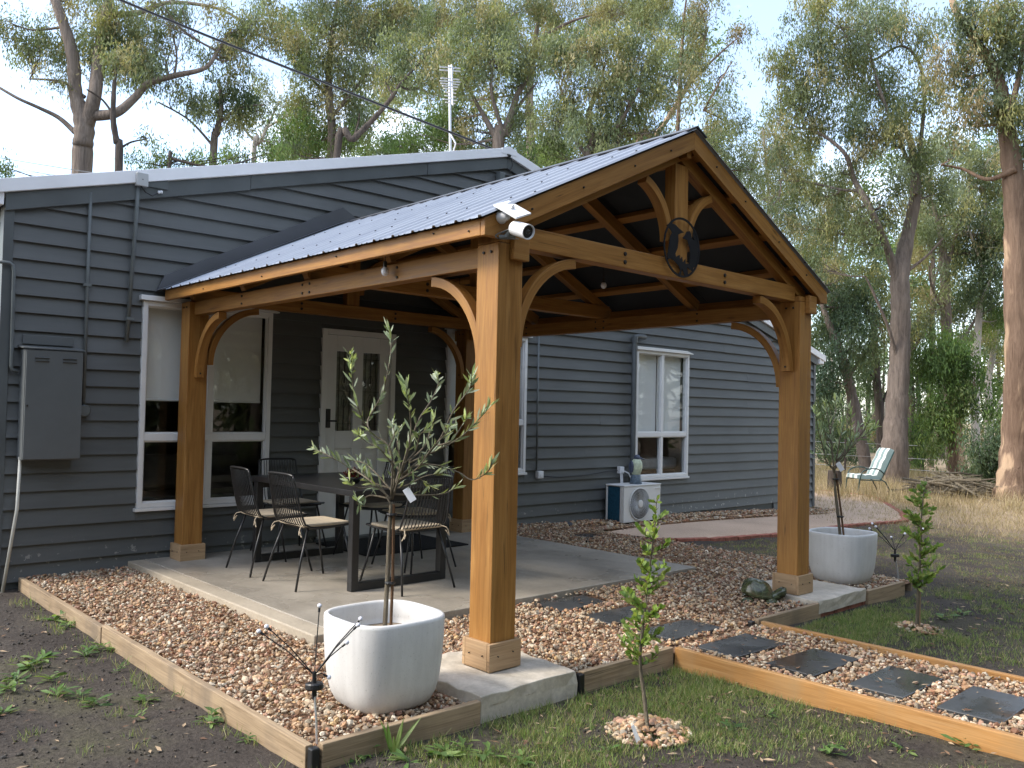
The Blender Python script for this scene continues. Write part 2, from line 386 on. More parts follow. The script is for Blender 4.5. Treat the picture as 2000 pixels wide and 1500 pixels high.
def soil_mat():
    m, nt, b = mat('dark_soil', .95, .12); w = wpos(nt); sp = nt.nodes.new('ShaderNodeSeparateXYZ'); nt.links.new(wpos(nt), sp.inputs[0])
    n1 = noise(nt, w, 1.4, 6, .6); n2 = noise(nt, w, 38, 5, .7); n3 = noise(nt, w, .7, 5, .65); n4 = noise(nt, w, 140, 3, .6)
    soil = ramp(nt, n1, [(.3, (.044, .037, .032)), (.7, (.088, .074, .062))])
    soil = mix(nt, .8, soil, ramp(nt, n2, [(.25, .45), (.5, .95), (.78, 1.7)]), 'MULTIPLY')
    soil = mix(nt, ramp(nt, n4, [(.66, 0.), (.74, .7)]), soil, (.22, .17, .12))
    grass = ramp(nt, n2, [(.3, (.05, .055, .02)), (.7, (.12, .115, .05))])
    straw = ramp(nt, n2, [(.25, (.23, .165, .105)), (.7, (.44, .345, .235))])
    far = nt.nodes.new('ShaderNodeMapRange'); far.inputs[1].default_value = 8.5; far.inputs[2].default_value = 12.5; nt.links.new(sp.outputs['X'], far.inputs[0])
    ad = nt.nodes.new('ShaderNodeMath'); ad.operation = 'ADD'; ad.use_clamp = True
    nt.links.new(far.outputs[0], ad.inputs[0]); nt.links.new(ramp(nt, n3, [(.4, 0.), (.62, .35)]), ad.inputs[1])
    mul = nt.nodes.new('ShaderNodeMath'); mul.operation = 'MULTIPLY'; nt.links.new(far.outputs[0], mul.inputs[0]); nt.links.new(ad.outputs[0], mul.inputs[1])
    col = mix(nt, ramp(nt, n3, [(.52, 0.), (.66, .45)]), soil, grass)
    col = mix(nt, mul.outputs[0], col, straw)
    nt.links.new(col, b.inputs['Base Color']); bump(nt, b, n2, .9, .02); return m
M['soil'] = soil_mat()
def ground_var(name, a, bc, sc=40, rough=.9, bs=.6):
    m, nt, b = mat(name, rough, .2); w = wpos(nt); n2 = noise(nt, w, sc, 5, .7)
    c = ramp(nt, n2, [(.3, a), (.7, bc)]); c = mix(nt, .6, c, ramp(nt, noise(nt, w, 1.2, 5), [(.3, .78), (.7, 1.15)]), 'MULTIPLY')
    nt.links.new(c, b.inputs['Base Color']); bump(nt, b, n2, bs, .012); return m
M['gravel_bed'] = ground_var('gravel_bed_base', (.13, .07, .04), (.30, .19, .12), 70)
M['granite'] = ground_var('crushed_granite', (.44, .31, .215), (.60, .45, .335), 90)
M['pot_soil'] = ground_var('potting_mix', (.20, .15, .10), (.42, .34, .25), 60)

def bark(name, a, bc, rough_scale=9, peel=None):
    m, nt, b = mat(name, .9, .15); uv = coord(nt, 'UV', (1.0, 7, 1)); w = wpos(nt, (1, 1, .11))
    n1 = noise(nt, w, rough_scale * 1.7, 6, .7, .6); n2 = noise(nt, wpos(nt), 1.3, 3)
    c = ramp(nt, n1, [(.28, a), (.72, bc)])
    if peel: c = mix(nt, ramp(nt, noise(nt, wpos(nt, (1, 1, .18)), 2.6, 4), [(.54, 0.), (.60, 1.)]), c, peel)
    c = mix(nt, .6, c, ramp(nt, n2, [(.3, .75), (.7, 1.2)]), 'MULTIPLY')
    nt.links.new(c, b.inputs['Base Color']); bump(nt, b, n1, .9, .05); return m
M['bark_brown'] = bark('stringy_brown_bark', (.10, .08, .068), (.28, .225, .185))
M['bark_dark'] = bark('dark_grey_bark', (.04, .034, .03), (.13, .105, .088))
M['bark_pale'] = bark('peeling_pale_bark', (.12, .078, .055), (.25, .17, .12), 7, (.44, .31, .205))
M['bark_white'] = bark('smooth_white_bark', (.36, .32, .28), (.55, .50, .45), 4)
M['stem'] = bark('grey_green_stem', (.15, .125, .09), (.26, .225, .165), 30)
M['twig'] = bark('brown_twig', (.10, .055, .03), (.20, .12, .07), 30)
# ================================================================== ground and setting
def grid_sheet(name, xs, ys, zf, m):
    X, Y = np.meshgrid(xs, ys); Z = zf(X, Y); v = np.stack([X, Y, Z], -1).reshape(-1, 3); nx = len(xs)
    f = [(j * nx + i, j * nx + i + 1, (j + 1) * nx + i + 1, (j + 1) * nx + i) for j in range(len(ys) - 1) for i in range(nx - 1)]
    me = bpy.data.meshes.new(name); me.from_pydata(v.tolist(), [], f); me.materials.append(m); me.shade_smooth(); return link(me, name)
def axis(lo, hi, near0, near1, n, far): return np.concatenate([np.geomspace(-lo + 1, -near0 + 1 if near0 < 0 else 1, far) * -1 + 1, np.linspace(near0, near1, n)[1:], np.geomspace(near1, hi, far)[1:]])
gx = np.concatenate([[-400, -200, -100, -50, -25, -14, -9], np.arange(-6, 20.01, .2), [21, 23, 26, 30, 36, 45, 60, 90, 150, 300, 500]])
gy = np.concatenate([[-400, -200, -100, -50, -25, -15, -11], np.arange(-9, 4.01, .2), [5, 7, 10, 14, 20, 28, 40, 60, 100, 200, 400]])
def gz_rough(X, Y):
    z = ground_z(X, Y); return z + .012 * np.sin(6.1 * X + 2 * np.sin(3 * Y)) * np.sin(5.3 * Y + 1.7 * np.sin(2.2 * X))
tag(grid_sheet('ground', gx, gy, gz_rough, M['soil']), kind='structure')

GRAVEL_Z = -.075
beds = []                                                        # x0, x1, y0, y1, density per square metre
def flat(name, poly, z, m, thick=.0):
    me = bpy.data.meshes.new(name); me.from_pydata([(p[0], p[1], (z(p[0], p[1]) if callable(z) else z)) for p in poly], [], [tuple(range(len(poly)))]); me.materials.append(m)
    return link(me, name)
# bed of the gravel: left strip, front strip, right of slab, garden path
tag(flat('gravel_bed', [(-1.25, 0), (-1.25, -4.53), (1.15, -4.53), (1.15, -9), (2.1, -9), (2.1, -4.47), (4.58, -4.47), (4.58, 0)], -.068, M['gravel_bed']), kind='structure')
beds += [(-1.22, -.44, -4.5, 0, 2300), (-.44, 1.16, -4.5, -3.13, 2300), (1.16, 2.1, -6.9, -4.5, 2500), (1.16, 4.56, -4.45, -3.13, 2000), (3.35, 4.56, -3.13, -.02, 1500)]

# concrete slab of the patio and its paler screeded border
sl = MB().box(-.30, 3.34, -3.12, -.02, -.16, 0.0).build('patio_slab', M['slab'], bevel=.006); tag(sl, kind='structure')
mb = MB(); mb.box(-.44, -.302, -3.12, -.02, -.165, -.002)
tag(mb.build('slab_border', M['slab_edge'], bevel=.008), kind='structure')

# crushed granite path with a red brick edge, curving round the far corner of the house
near = [on_ground(u, v) for u, v in [(1138, 1041), (1215, 1048), (1300, 1058), (1400, 1056), (1510, 1048), (1600, 1037), (1690, 1026), (1768, 1019)]]
bend = [on_ground(u, v) for u, v in [(1762, 1007), (1745, 995), (1728, 984), (1714, 975), (1690, 970), (1650, 965), (1612, 961)]]
back = [on_ground(u, v) for u, v in [(1560, 958), (1560, 990), (1680, 1008), (1600, 1016), (1450, 1026), (1330, 1031), (1230, 1035)]]
def strip_z(x): return -.055 - .21 * np.clip((np.asarray(x, float) - 5) / 6.3, 0, 1.2) ** 1.6
def resample2(pts, n):
    pts = np.array(pts)[:, :2]; s = np.concatenate([[0], np.cumsum(np.linalg.norm(np.diff(pts, axis=0), axis=1))]); t = np.linspace(0, s[-1], n); return np.stack([np.interp(t, s, pts[:, k]) for k in (0, 1)], -1)
outer = resample2(near + bend, 40); inner = resample2([(4.72, -.45), (5.2, -.42), (7, -.35), (9, -.3), (11.4, -.3), (11.9, .6), (12.0, 2.5), (13.5, 3.6)], 40); vs = []; fs = []
for i in range(40):
    for t in (0, .25, .5, .75, 1): q = outer[i] * (1 - t) + inner[i] * t; zo = float(ground_z(*q)) + .03; zi = max(zo, float(strip_z(q[0])) - .045) if q[0] < 11.5 else zo; vs.append((q[0], q[1], zo * (1 - t) + zi * t))
for i in range(39):
    for k in range(4): fs.append((i * 5 + k, (i + 1) * 5 + k, (i + 1) * 5 + k + 1, i * 5 + k + 1))
tag(MB().add(vs, fs).build('granite_path', M['granite'], origin=(0, 0, 0)), kind='structure')
def along(pts, step):
    out = []; acc = 0
    for a, b in zip(pts[:-1], pts[1:]):
        a = np.array(a[:2]); b = np.array(b[:2]); L = np.linalg.norm(b - a); t = -acc
        d = (b - a) / L; s = step - acc if acc else 0
        while s < L: out.append((a + d * s, d)); s += step
        acc = (L - (s - step)) % step
    return out
brick_root = thing('brick_edging', 'line of red bricks edging the granite path', 'brick edging', tuple(near[2]))
bm_ = None
for c, d in along(near[2:] + bend, .235):
    z = float(ground_z(c[0], c[1])) + .004; a = c - d * .11; b = c + d * .11
    j = random.uniform(-.012, .012)
    MB().bar((a[0], a[1] + j, z), (b[0], b[1] + j + random.uniform(-.01, .01), z), .09, .07).build('brick', M['brick_red'], brick_root, bevel=.006)

# ================================================================== house
XL, XR_, XA, ZL, ZA = -1.44, 11.22, 3.78, 2.94, 4.34              # left and right corner, apex
SL = (ZA - ZL) / (XA - XL); ZR = ZA - SL * .98 * (XR_ - XA)
def rake(x): return ZL + SL * (x - XL) if x < XA else ZA - (ZA - ZR) / (XR_ - XA) * (x - XA)
house = thing('weatherboard_house', 'long dark grey weatherboard house with low gable and white metal roof edge', 'house', (XL, 0, -.2))
OPEN = [(-.385, .825, .44, 2.22), (1.37, 2.255, .03, 2.125), (2.95, 4.185, .60, 2.23), (6.27, 7.48, .44, 2.22)]    # window, door, window, window
def clip(poly, a, b, c):
    """keep the part of the (x, z) polygon with a x + b z <= c"""
    out = []
    for i, p in enumerate(poly):
        q = poly[(i + 1) % len(poly)]; fp = a * p[0] + b * p[1] - c; fq = a * q[0] + b * q[1] - c
        if fp <= 0: out.append(p)
        if fp * fq < 0: t = fp / (fp - fq); out.append((p[0] + t * (q[0] - p[0]), p[1] + t * (q[1] - p[1])))
    return out
def under_roof(poly, drop=.02):
    poly = clip(poly, -SL, 1, ZL - SL * XL - drop); s2 = (ZA - ZR) / (XR_ - XA)
    return clip(poly, s2, 1, ZA + s2 * XA - drop) if poly else poly
wb = MB()
xs = sorted({XL, XR_, XA, *[o[0] for o in OPEN], *[o[1] for o in OPEN]})
for a, b in zip(xs[:-1], xs[1:]):
    zs = [(-.45, 5)]
    for o in OPEN:
        if o[0] <= a + 1e-6 and o[1] >= b - 1e-6: zs = [(-.45, o[2]), (o[3], 5)]
    for z0, z1 in zs:
        poly = under_roof([(a, z0), (b, z0), (b, z1), (a, z1)])
        if len(poly) > 2: wb.prism([(x, .02, z) for x, z in poly], (0, .09, 0))
wall = wb.build('wall', M['trim_grey'], house)
EXP, Z0 = .1411, .198
def board_piece(poly, zb, jit):
    """one tapered board: thick at its lower edge, thin under the board above"""
    n = len(poly); o = random.random() * 50; tz = EXP + .025
    fy = lambda z: -.020 + .034 * min(1, (z - zb) / tz) + jit
    fr = [(x, fy(z), z) for x, z in poly]; bk = [(x, .019, z) for x, z in poly]
    fs = [tuple(range(n)), tuple(range(2 * n - 1, n - 1, -1))] + [(i, n + i, n + (i + 1) % n, (i + 1) % n) for i in range(n)]
    mb = MB(); uvf = [(x + o, z * 1.0 + o) for x, z in poly]
    mb.add(fr + bk, fs, [uvf, uvf] + [[(o + poly[i][0], o), (o + poly[i][0], o + .02), (o + poly[(i + 1) % n][0], o + .02), (o + poly[(i + 1) % n][0], o)] for i in range(n)])
    mb.build('weatherboard', M['board'], wall)
k = -4
while True:
    zb = Z0 + k * EXP; zt = zb + EXP + .022; k += 1
    if zb > ZA - .06: break
    zb_cut = max(zb, -.30)
    if zt < -.28: continue
    cuts = [o for o in OPEN if o[2] < zt - .004 and o[3] > zb + .004]
    joints = [XL + .03]
    for _ in range(2):
        j = random.uniform(.2, 10.2)
        if all(not (o[0] - .3 < j < o[1] + .3) for o in OPEN) and all(abs(j - q) > 1.5 for q in joints): joints.append(j)
    ex = sorted(set(joints + [XR_ - .03] + [q for o in cuts for q in o[:2]]))
    for a, b in zip(ex[:-1], ex[1:]):
        bands = [(zb_cut, zt)]
        for o in cuts:
            if o[0] <= a + 1e-6 and o[1] >= b - 1e-6: bands = [(zb_cut, min(o[2], zt)), (max(o[3], zb_cut), zt)]
        for z0, z1 in bands:
            if z1 - z0 < .012: continue
            if a < 1 and z1 < -.05: continue                        # left end: the boards stop above the soil
            w0, w1 = random.uniform(-.003, .003), random.uniform(-.003, .003)
            nb = max(1, int((b - a) / .8)); bot = [(a + .001 + (b - a - .002) * i / nb, z0 + w0 + (w1 - w0) * i / nb + (random.uniform(-.0035, .0035) if 0 < i < nb and z0 == zb else 0)) for i in range(nb + 1)]
            poly = under_roof(bot + [(b - .001, z1), (a + .001, z1)], .06)
            if len(poly) > 2 and max(p[1] for p in poly) - min(p[1] for p in poly) > .01: board_piece(poly, zb, random.uniform(-.0015, .0025))
# side wall on the left, stepped like the boards
sw = MB(); zz = Z0 - 2 * EXP; st = []
while zz < ZL - .02: st += [(XL - .016, max(zz, -.2)), (XL + .006, min(zz + EXP, ZL))]; zz += EXP
poly = [(x, 0.07, z) for x, z in st] + [(XL + .06, .07, ZL), (XL + .06, .07, -.2)]
sw.prism(poly, (0, 7.9, 0)).build('side_wall', M['board'], house)
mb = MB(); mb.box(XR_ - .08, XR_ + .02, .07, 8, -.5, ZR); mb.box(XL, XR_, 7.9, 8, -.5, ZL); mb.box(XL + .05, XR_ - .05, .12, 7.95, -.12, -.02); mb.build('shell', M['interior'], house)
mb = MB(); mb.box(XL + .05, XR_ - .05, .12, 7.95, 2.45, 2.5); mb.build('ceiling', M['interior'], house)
for x0, x1 in ((XL - .022, XL + .05), (XR_ - .05, XR_ + .022)):
    MB().box(x0, x1, -.022, .09, -.22, rake(min(max(x0, XL), XR_)) - .03).build('corner_board', M['trim_grey'], house, bevel=.004)
# barge boards, white roof edge and roof sheeting
def rake_piece(name, xa, xb, dz0, dz1, y0, y1, m, parent=None, bev=.004):
    pts = [(xa, y0, rake(xa) + dz0), (xb, y0, rake(xb) + dz0), (xb, y0, rake(xb) + dz1), (xa, y0, rake(xa) + dz1)]
    return MB().prism(pts, (0, y1 - y0, 0)).build(name, m, parent or house, bevel=bev)
rake_piece('barge_board', XL - .02, .55, -.125, .015, -.045, -.02, M['trim_grey']); rake_piece('barge_board', .554, 2.6, -.115, .015, -.043, -.02, M['trim_grey'])
rake_piece('barge_board', 2.604, XA, -.12, .015, -.046, -.02, M['trim_grey']); rake_piece('barge_board', XA + .002, XR_ + .02, -.12, .015, -.045, -.02, M['trim_grey'])
rf = rake_piece('roof', XL - .1, XA, .02, .06, -.04, 8.1, M['white_metal'], bev=0); rake_piece('roof', XA, XR_ + .25, .02, .06, -.04, 8.1, M['white_metal'], bev=0)
rake_piece('roof_edge_cap', XL - .12, XA, .018, .125, -.075, -.041, M['white_metal'], rf); rake_piece('roof_edge_cap', XA, XR_ + .28, .018, .125, -.075, -.041, M['white_metal'], rf)
MB().prism([(XA - .12, -.08, rake(XA - .12) + .128), (XA, -.08, ZA + .138), (XA + .12, -.08, rake(XA + .12) + .128), (XA + .12, -.08, rake(XA + .12) + .07), (XA - .12, -.08, rake(XA - .12) + .07)], (0, 8.1, 0)).build('ridge_cap', M['white_metal'], rf)
MB().box(XR_ + .08, XR_ + .24, -.06, 8, ZR - .10, ZR + .01).build('gutter', M['white_metal'], house, bevel=.01)
MB().box(XL - .2, XL - .03, -.05, 8, ZL - .09, ZL + .01).build('gutter', M['white_metal'], house, bevel=.01)

def window(o, kind, mull, transom, blind_z, cap_over):
    x0, x1, z0, z1 = o; w = MB(); f = .042; y0, y1 = -.035, .05
    w.box(x0, x0 + f, y0, y1, z0, z1); w.box(x1 - f, x1, y0, y1, z0, z1); w.box(x0 + f, x1 - f, y0, y1, z0, z0 + f); w.box(x0 + f, x1 - f, y0, y1, z1 - f, z1)
    win = w.build('window', M['white'], house, bevel=.004)
    MB().box(x0 + f, x1 - f, y0 + .006, y1 - .01, transom - .032, transom + .032).build('transom', M['white'], win, bevel=.003)
    MB().box(mull - .025, mull + .025, y0 + .009, y1 - .012, z0 + f, transom - .032).build('mullion', M['white'], win, bevel=.003)
    MB().box(mull - .028, mull + .028, y0 + .009, y1 - .012, transom + .032, z1 - f).build('mullion', M['white'], win, bevel=.003)
    for a, b in ((x0 + f, mull - .025), (mull + .025, x1 - f)):
        for c, d in ((z0 + f, transom - .032), (transom + .032, z1 - f)):
            MB().box(a, b, .008, .013, c, d).build('pane', M['glass'], win)
            # slim dark rubber seal and inner sash
            s = MB(); s.box(a, a + .012, -.012, .007, c, d); s.box(b - .012, b, -.012, .007, c, d); s.box(a + .012, b - .012, -.012, .007, c, c + .012); s.box(a + .012, b - .012, -.012, .007, d - .012, d)
            s.build('sash', M['white'], win)
    if blind_z is not None:
        for a, b in ((x0 + .05, mull - .01), (mull + .01, x1 - .05)):
            bl = MB().box(a, b, .09, .094, blind_z, z1 - .02).build('blind', M['blind'], win)
            MB().cyl((a, .092, blind_z), (b, .092, blind_z), .011, 8).build('bottom_rail', M['white'], win)
    if cap_over:
        MB().prism([(x0 - .03, -.07, z1 + .002), (x1 + .05, -.07, z1 + .002), (x1 + .05, -.07, z1 + .012), (x1 - .1, -.07, z1 + .045), (x0 - .03, -.07, z1 + .045)], (0, .09, 0)).build('head_cap', M['white'], win, bevel=.003)
    MB().box(x0 - .02, x1 + .02, -.05, .0, z0 - .03, z0 - .002).build('sill', M['white'], win, bevel=.004)
    return win
tag(window(OPEN[0], 'a', .235, 1.045, 1.37, True), 'wide white window behind the left post, blinds half down')
tag(window(OPEN[2], 'b', 3.57, 1.2, 1.3, True), 'white window mostly hidden behind the near post')
tag(window(OPEN[3], 'c', 6.86, 1.05, 1.06, True), 'white window above the air conditioner with blinds drawn over a bed')
# front door
x0, x1, z0, z1 = OPEN[1]; d = MB(); d.box(x0, x0 + .055, -.03, .06, z0, z1); d.box(x1 - .055, x1, -.03, .06, z0, z1); d.box(x0 + .055, x1 - .055, -.03, .06, z1 - .055, z1)
door = d.build('door', M['white'], house, bevel=.004); tag(door, 'white front door with two leaded glass panels')
dx0, dx1, dz1 = x0 + .058, x1 - .058, z1 - .058; lf = MB(); st = .125; cm = (dx0 + dx1) / 2
lf.box(dx0, dx0 + st, .0, .045, z0, dz1); lf.box(dx1 - st, dx1, .0, .045, z0, dz1); lf.box(cm - .055, cm + .055, .0, .045, z0, dz1)
for a, b in ((z0, .3), (.92, 1.1), (dz1 - .16, dz1)):
    lf.box(dx0 + st, cm - .055, .0, .045, a, b, 0); lf.box(cm + .055, dx1 - st, .0, .045, a, b, 0)
leaf = lf.build('leaf', M['white'], door, bevel=.003)
for a, b in ((dx0 + st, cm - .055), (cm + .055, dx1 - st)):
    MB().box(a, b, .018, .032, .3, .92).build('panel', M['white'], door, bevel=.006)
    MB().box(a + .05, b - .05, .008, .018, .36, .86).build('raised_panel', M['white'], door, bevel=.006)
    MB().box(a, b, .018, .024, 1.1, dz1 - .16).build('glass', M['glass'], door)
    c = (a + b) / 2; l = MB(); za, zb = 1.1, dz1 - .16
    for q in (a + .04, b - .04): l.box(q - .002, q + .002, .011, .0175, za, zb)
    for q in (za + .07, zb - .07, (za + zb) / 2): l.box(a, b, .0105, .017, q - .002, q + .002)
    l.box(c - .004, c + .004, .0112, .0172, za, za + .32); l.box(c - .004, c + .004, .0112, .0172, zb - .32, zb)
    for s in (-1, 1):
        l.tube([(c, .014, (za + zb) / 2 + s * t) for t in (.0,)] + [(c + .03 * math.sin(t), .014, (za + zb) / 2 + s * (.02 + .05 * t)) for t in np.linspace(0, 3.1, 9)], .0022, 5)
        l.tube([(c - .03 * math.sin(t), .014, (za + zb) / 2 + s * (.02 + .05 * t)) for t in np.linspace(0, 3.1, 9)], .0022, 5)
    l.build('lead_came', M['black_metal'], door)
tag(MB().box(dx0 + .09, dx1 - .09, .10, .104, 1.0, 2.05).build('lace_curtain', M['lace'], door), 'pale lace behind the door glass')
MB().box(dx0 + .012, dx0 + .06, -.018, 0, 1.13, 1.32).build('lock_plate', M['black_plastic'], door, bevel=.004)
MB().tube([(dx0 + .036, -.02, 1.2), (dx0 + .036, -.06, 1.2), (dx0 + .10, -.065, 1.2)], .009, 8).build('handle', M['black_metal'], door)
MB().box(x0 - .02, x1 + .02, -.06, .06, z0 - .06, z0 - .001).build('threshold', M['trim_grey'], door, bevel=.004)

# services fixed to the wall
def conduit(pts, r, name='conduit', m='conduit', saddles=()):
    o = MB().tube(pts, r, 10).build(name, M[m], house, smooth_=True)
    for s in saddles: MB().box(s[0] - .03, s[0] + .03, s[1] - r - .003, s[1] + .012, s[2] - .012, s[2] + .012).build('saddle', M[m], house)
    return o
conduit([(-.842, -.035, 3.07), (-.842, -.035, 2.4), (-.838, -.035, 1.31)], .0135, saddles=[(-.842, -.035, 2.3)])
MB().lathe((-.838, -.02, 1.265), [(.0, .0), (.047, 0), (.05, -.008), (.05, -.04), (.043, -.048), (.0, -.049)], 20, (0, 1, 0)).build('round_junction_box', M['conduit'], house, smooth_=False)
conduit([(-.47, -.05, 3.22), (-.475, -.05, 3.0), (-.52, -.05, 1.85)], .017, saddles=[(-.50, -.05, 2.05)])
MB().box(-.50, -.40, -.10, -.046, 3.185, 3.30).build('connection_box', M['fan_grey'], house, bevel=.008)
MB().box(-.39, -.22, -.062, -.046, 3.20, 3.30).build('barge_patch', M['trim_grey'], house, bevel=.003)
conduit([(-1.50, -.05, 2.405), (-1.42, -.05, 2.405), (-1.395, -.05, 2.39), (-1.385, -.05, 2.34), (-1.378, -.05, 1.6), (-1.37, -.05, 1.575), (-1.33, -.05, 1.565)], .014)
conduit([(-1.30, -.09, .90), (-1.31, -.095, .5), (-1.385, -.07, -.16)], .0125, 'earth_pipe', 'cream_pipe')
conduit([(6.40, -.06, 2.40), (6.24, -.06, 2.40), (6.19, -.06, 2.385), (6.176, -.06, 2.33), (6.176, -.06, .0), (6.176, -.06, -.16)], .036, 'waste_pipe', 'trim_grey')
MB().cyl((6.176, -.06, 2.31), (6.176, -.06, 2.385), .043, 12).build('pipe_collar', M['trim_grey'], house)
conduit([(4.365, -.035, 2.3), (4.372, -.035, .62)], .012)
for (x, z) in ((4.415, .565), (5.945, .575)):
    ob = MB().box(x - .045, x + .045, -.075, -.018, z - .045, z + .045).build('power_outlet', M['white_plastic'], house, bevel=.006)
    MB().box(x - .02, x + .02, -.082, -.0755, z - .03, z + .01).build('switch', M['white_plastic'], ob, bevel=.002)
conduit([(4.46, -.03, .54), (4.8, -.03, .52), (5.3, -.03, .53), (5.7, -.03, .565), (5.9, -.03, .57)], .006, 'power_lead', 'black_plastic')
conduit([(5.985, -.08, .56), (6.05, -.10, .53), (6.10, -.11, .44), (6.12, -.13, .38)], .009, 'power_lead', 'white_plastic')
MB().box(3.62, 3.70, -.10, -.02, 4.02, 4.14).build('wall_vent', M['conduit'], house, bevel=.008)
MB().tube([(3.75, -.05, 4.36), (3.80, -.09, 4.33), (3.84, -.07, 4.26), (3.81, -.05, 4.18)], .006, 6).build('service_lead', M['black_plastic'], house)
for s in ((-.28, 3.17), (-.30, 3.165)): MB().ball((s[0], -.07, s[1]), .014, 8, 6).build('insulator', M['white_plastic'], house)
MB().tube([(-.46, -.08, 3.19), (-.42, -.09, 3.14), (-.36, -.08, 3.12), (-.31, -.07, 3.155)], .005, 6).build('service_lead', M['black_plastic'], house)

# meter box
mbx = thing('meter_box', 'tall grey metal meter box on the boards at the left end of the house', 'meter box', (-1.12, -.1, .875))
MB().box(-1.31, -.90, -.165, -.016, .875, 1.74).build('body', M['meter'], mbx, bevel=.004)
dr = MB().box(-1.305, -.895, -.182, -.1665, .882, 1.735).build('door', M['meter'], mbx, bevel=.003)
MB().prism([(-1.33, -.016, 1.76), (-1.33, -.19, 1.742), (-1.33, -.19, 1.75), (-1.33, -.016, 1.775)], (.45, 0, 0)).build('rain_hood', M['meter'], mbx)
MB().box(-1.30, -.93, -.03, -.014, 1.785, 1.86).build('back_strip', M['meter'], mbx, bevel=.003)
for x in (-1.245, -1.045):
    for z in (1.655, 1.68): MB().prism([(x, -.183, z), (x, -.196, z - .004), (x, -.183, z - .014)], (.10, 0, 0)).build('louvre', M['meter'], dr)
MB().cyl((-1.29, -.183, 1.30), (-1.29, -.192, 1.30), .008, 10).build('latch', M['dark_steel'], dr)

# bed and curtain seen through the right-hand window, sofa behind the left-hand one
bed = thing('bed', 'bed with pale linen seen through the right-hand window', 'bed', (7.1, 1.1, -.02))
MB().box(6.5, 7.9, .5, 2.2, .05, .5).build('base', M['curtain'], bed, bevel=.02); MB().box(6.48, 7.92, .48, 2.22, .503, .68).build('mattress', M['linen'], bed, bevel=.05)
for x in (6.85, 7.5): MB().ball((x, 1.9, .75), .3, 14, 8, (1, .6, .35)).build('pillow', M['linen'], bed, smooth_=True)
cu = MB(); pts = [(6.9 + .9 * t, 2.4 + .03 * math.sin(t * 50), .1) for t in np.linspace(0, 1, 40)]
cu.prism(pts + [(p[0], p[1] + .01, p[2]) for p in pts[::-1]], (0, 0, 0)) if 0 else None
for i in range(39): cu.add([pts[i], pts[i + 1], (pts[i + 1][0], pts[i + 1][1], 2.2), (pts[i][0], pts[i][1], 2.2)], [(0, 1, 2, 3)])
tag(cu.build('curtain', M['curtain'], origin=(7.3, 2.4, .1)), 'brown curtain hanging inside the right-hand window', 'curtain')
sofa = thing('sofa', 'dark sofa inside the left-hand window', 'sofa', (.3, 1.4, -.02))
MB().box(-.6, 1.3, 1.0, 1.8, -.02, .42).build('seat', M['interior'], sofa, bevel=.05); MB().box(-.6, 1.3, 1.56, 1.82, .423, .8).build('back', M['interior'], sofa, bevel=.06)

# ================================================================== timber pavilion
W, D, H, HB, D3 = 3.092, 4.187, .087, .1105, .2
pav = thing('timber_pavilion', 'golden timber gabled pavilion with corrugated roof over the patio', 'pavilion', (0, -D, 0))
T = M['timber']
ZB0, ZB1, ZT0, ZT1 = 2.108, 2.222, 2.224, 2.344                     # eave beam, tie beam
def bolt(p, n, parent, r=.011):
    p = np.array(p, float); n = np.array(n, float); MB().lathe(p, [(.0, .009), (r * .9, .008), (r, .003), (r, 0), (0, 0)][::-1], 8, n).build('bolt', M['dark_steel'], parent)
for ix, px in enumerate((0, W)):
    for iy, py in enumerate((-D, -D3)):
        post = MB().box(px - H, px + H, py - H, py + H, .0, ZB1).build('post', T, pav, bevel=.005)
        t = HB - H - .001; hc = .137; bz = -.006
        for k, (nx, ny) in enumerate(((0, -1), (-1, 0), (0, 1), (1, 0))):
            e = HB if ny else H + .001
            q = MB()
            if ny: q.box(px - HB, px + HB, *sorted((py + ny * (H + .001), py + ny * HB)), bz, hc + random.uniform(-.002, .002), 0)
            else: q.box(*sorted((px + nx * (H + .001), px + nx * HB)), py - H - .0005, py + H + .0005, bz, hc, 1)
            bb = q.build('base_board', M['timber_pale'], post, bevel=.003)
            for s in (-.055, .05):
                z = .07 + random.uniform(-.008, .008)
                bolt((px + (s if ny else nx * HB), py + (ny * HB if ny else s), z), (nx, ny, 0), bb, .0035)
        for s in (-.03, .03): bolt((px - H, py + s, 2.175), (-1, 0, 0), post, .008); bolt((px + s * .8, py - H, 2.175), (0, -1, 0), post, .008) if py == -D3 else None
# eave beams along the sides
for px in (0, W):
    b = MB().box(px - .045, px + .045, -D + H + .002, -D3 - H - .002, ZB0, ZB1).build('eave_beam', T, pav, bevel=.004)
    for y in (-3.3, -2.25, -2.15, -1.2): 
        for dz in (-.03, .03): bolt((px - .045, y, 2.165 + dz), (-1, 0, 0), b, .009)
    MB().box(px - .045, px + .045, -D3 + H + .002, -.03, ZB0, ZB1, 1).build('beam_end', T, pav, bevel=.004)
for px in (.043, W + .04): MB().box(px - .055, px + .055, -D - H - .04, -D - H - .0015, 2.135, 2.27, 1).build('beam_end', T, pav, bevel=.004)
MB().box(-H, H, -D - H, -D + H, ZB1 + .001, 2.29, 2).build('post_cap', T, pav, bevel=.004); MB().box(W - H, W + H, -D - H, -D + H, ZB1 + .001, 2.262, 2).build('post_cap', T, pav, bevel=.004)
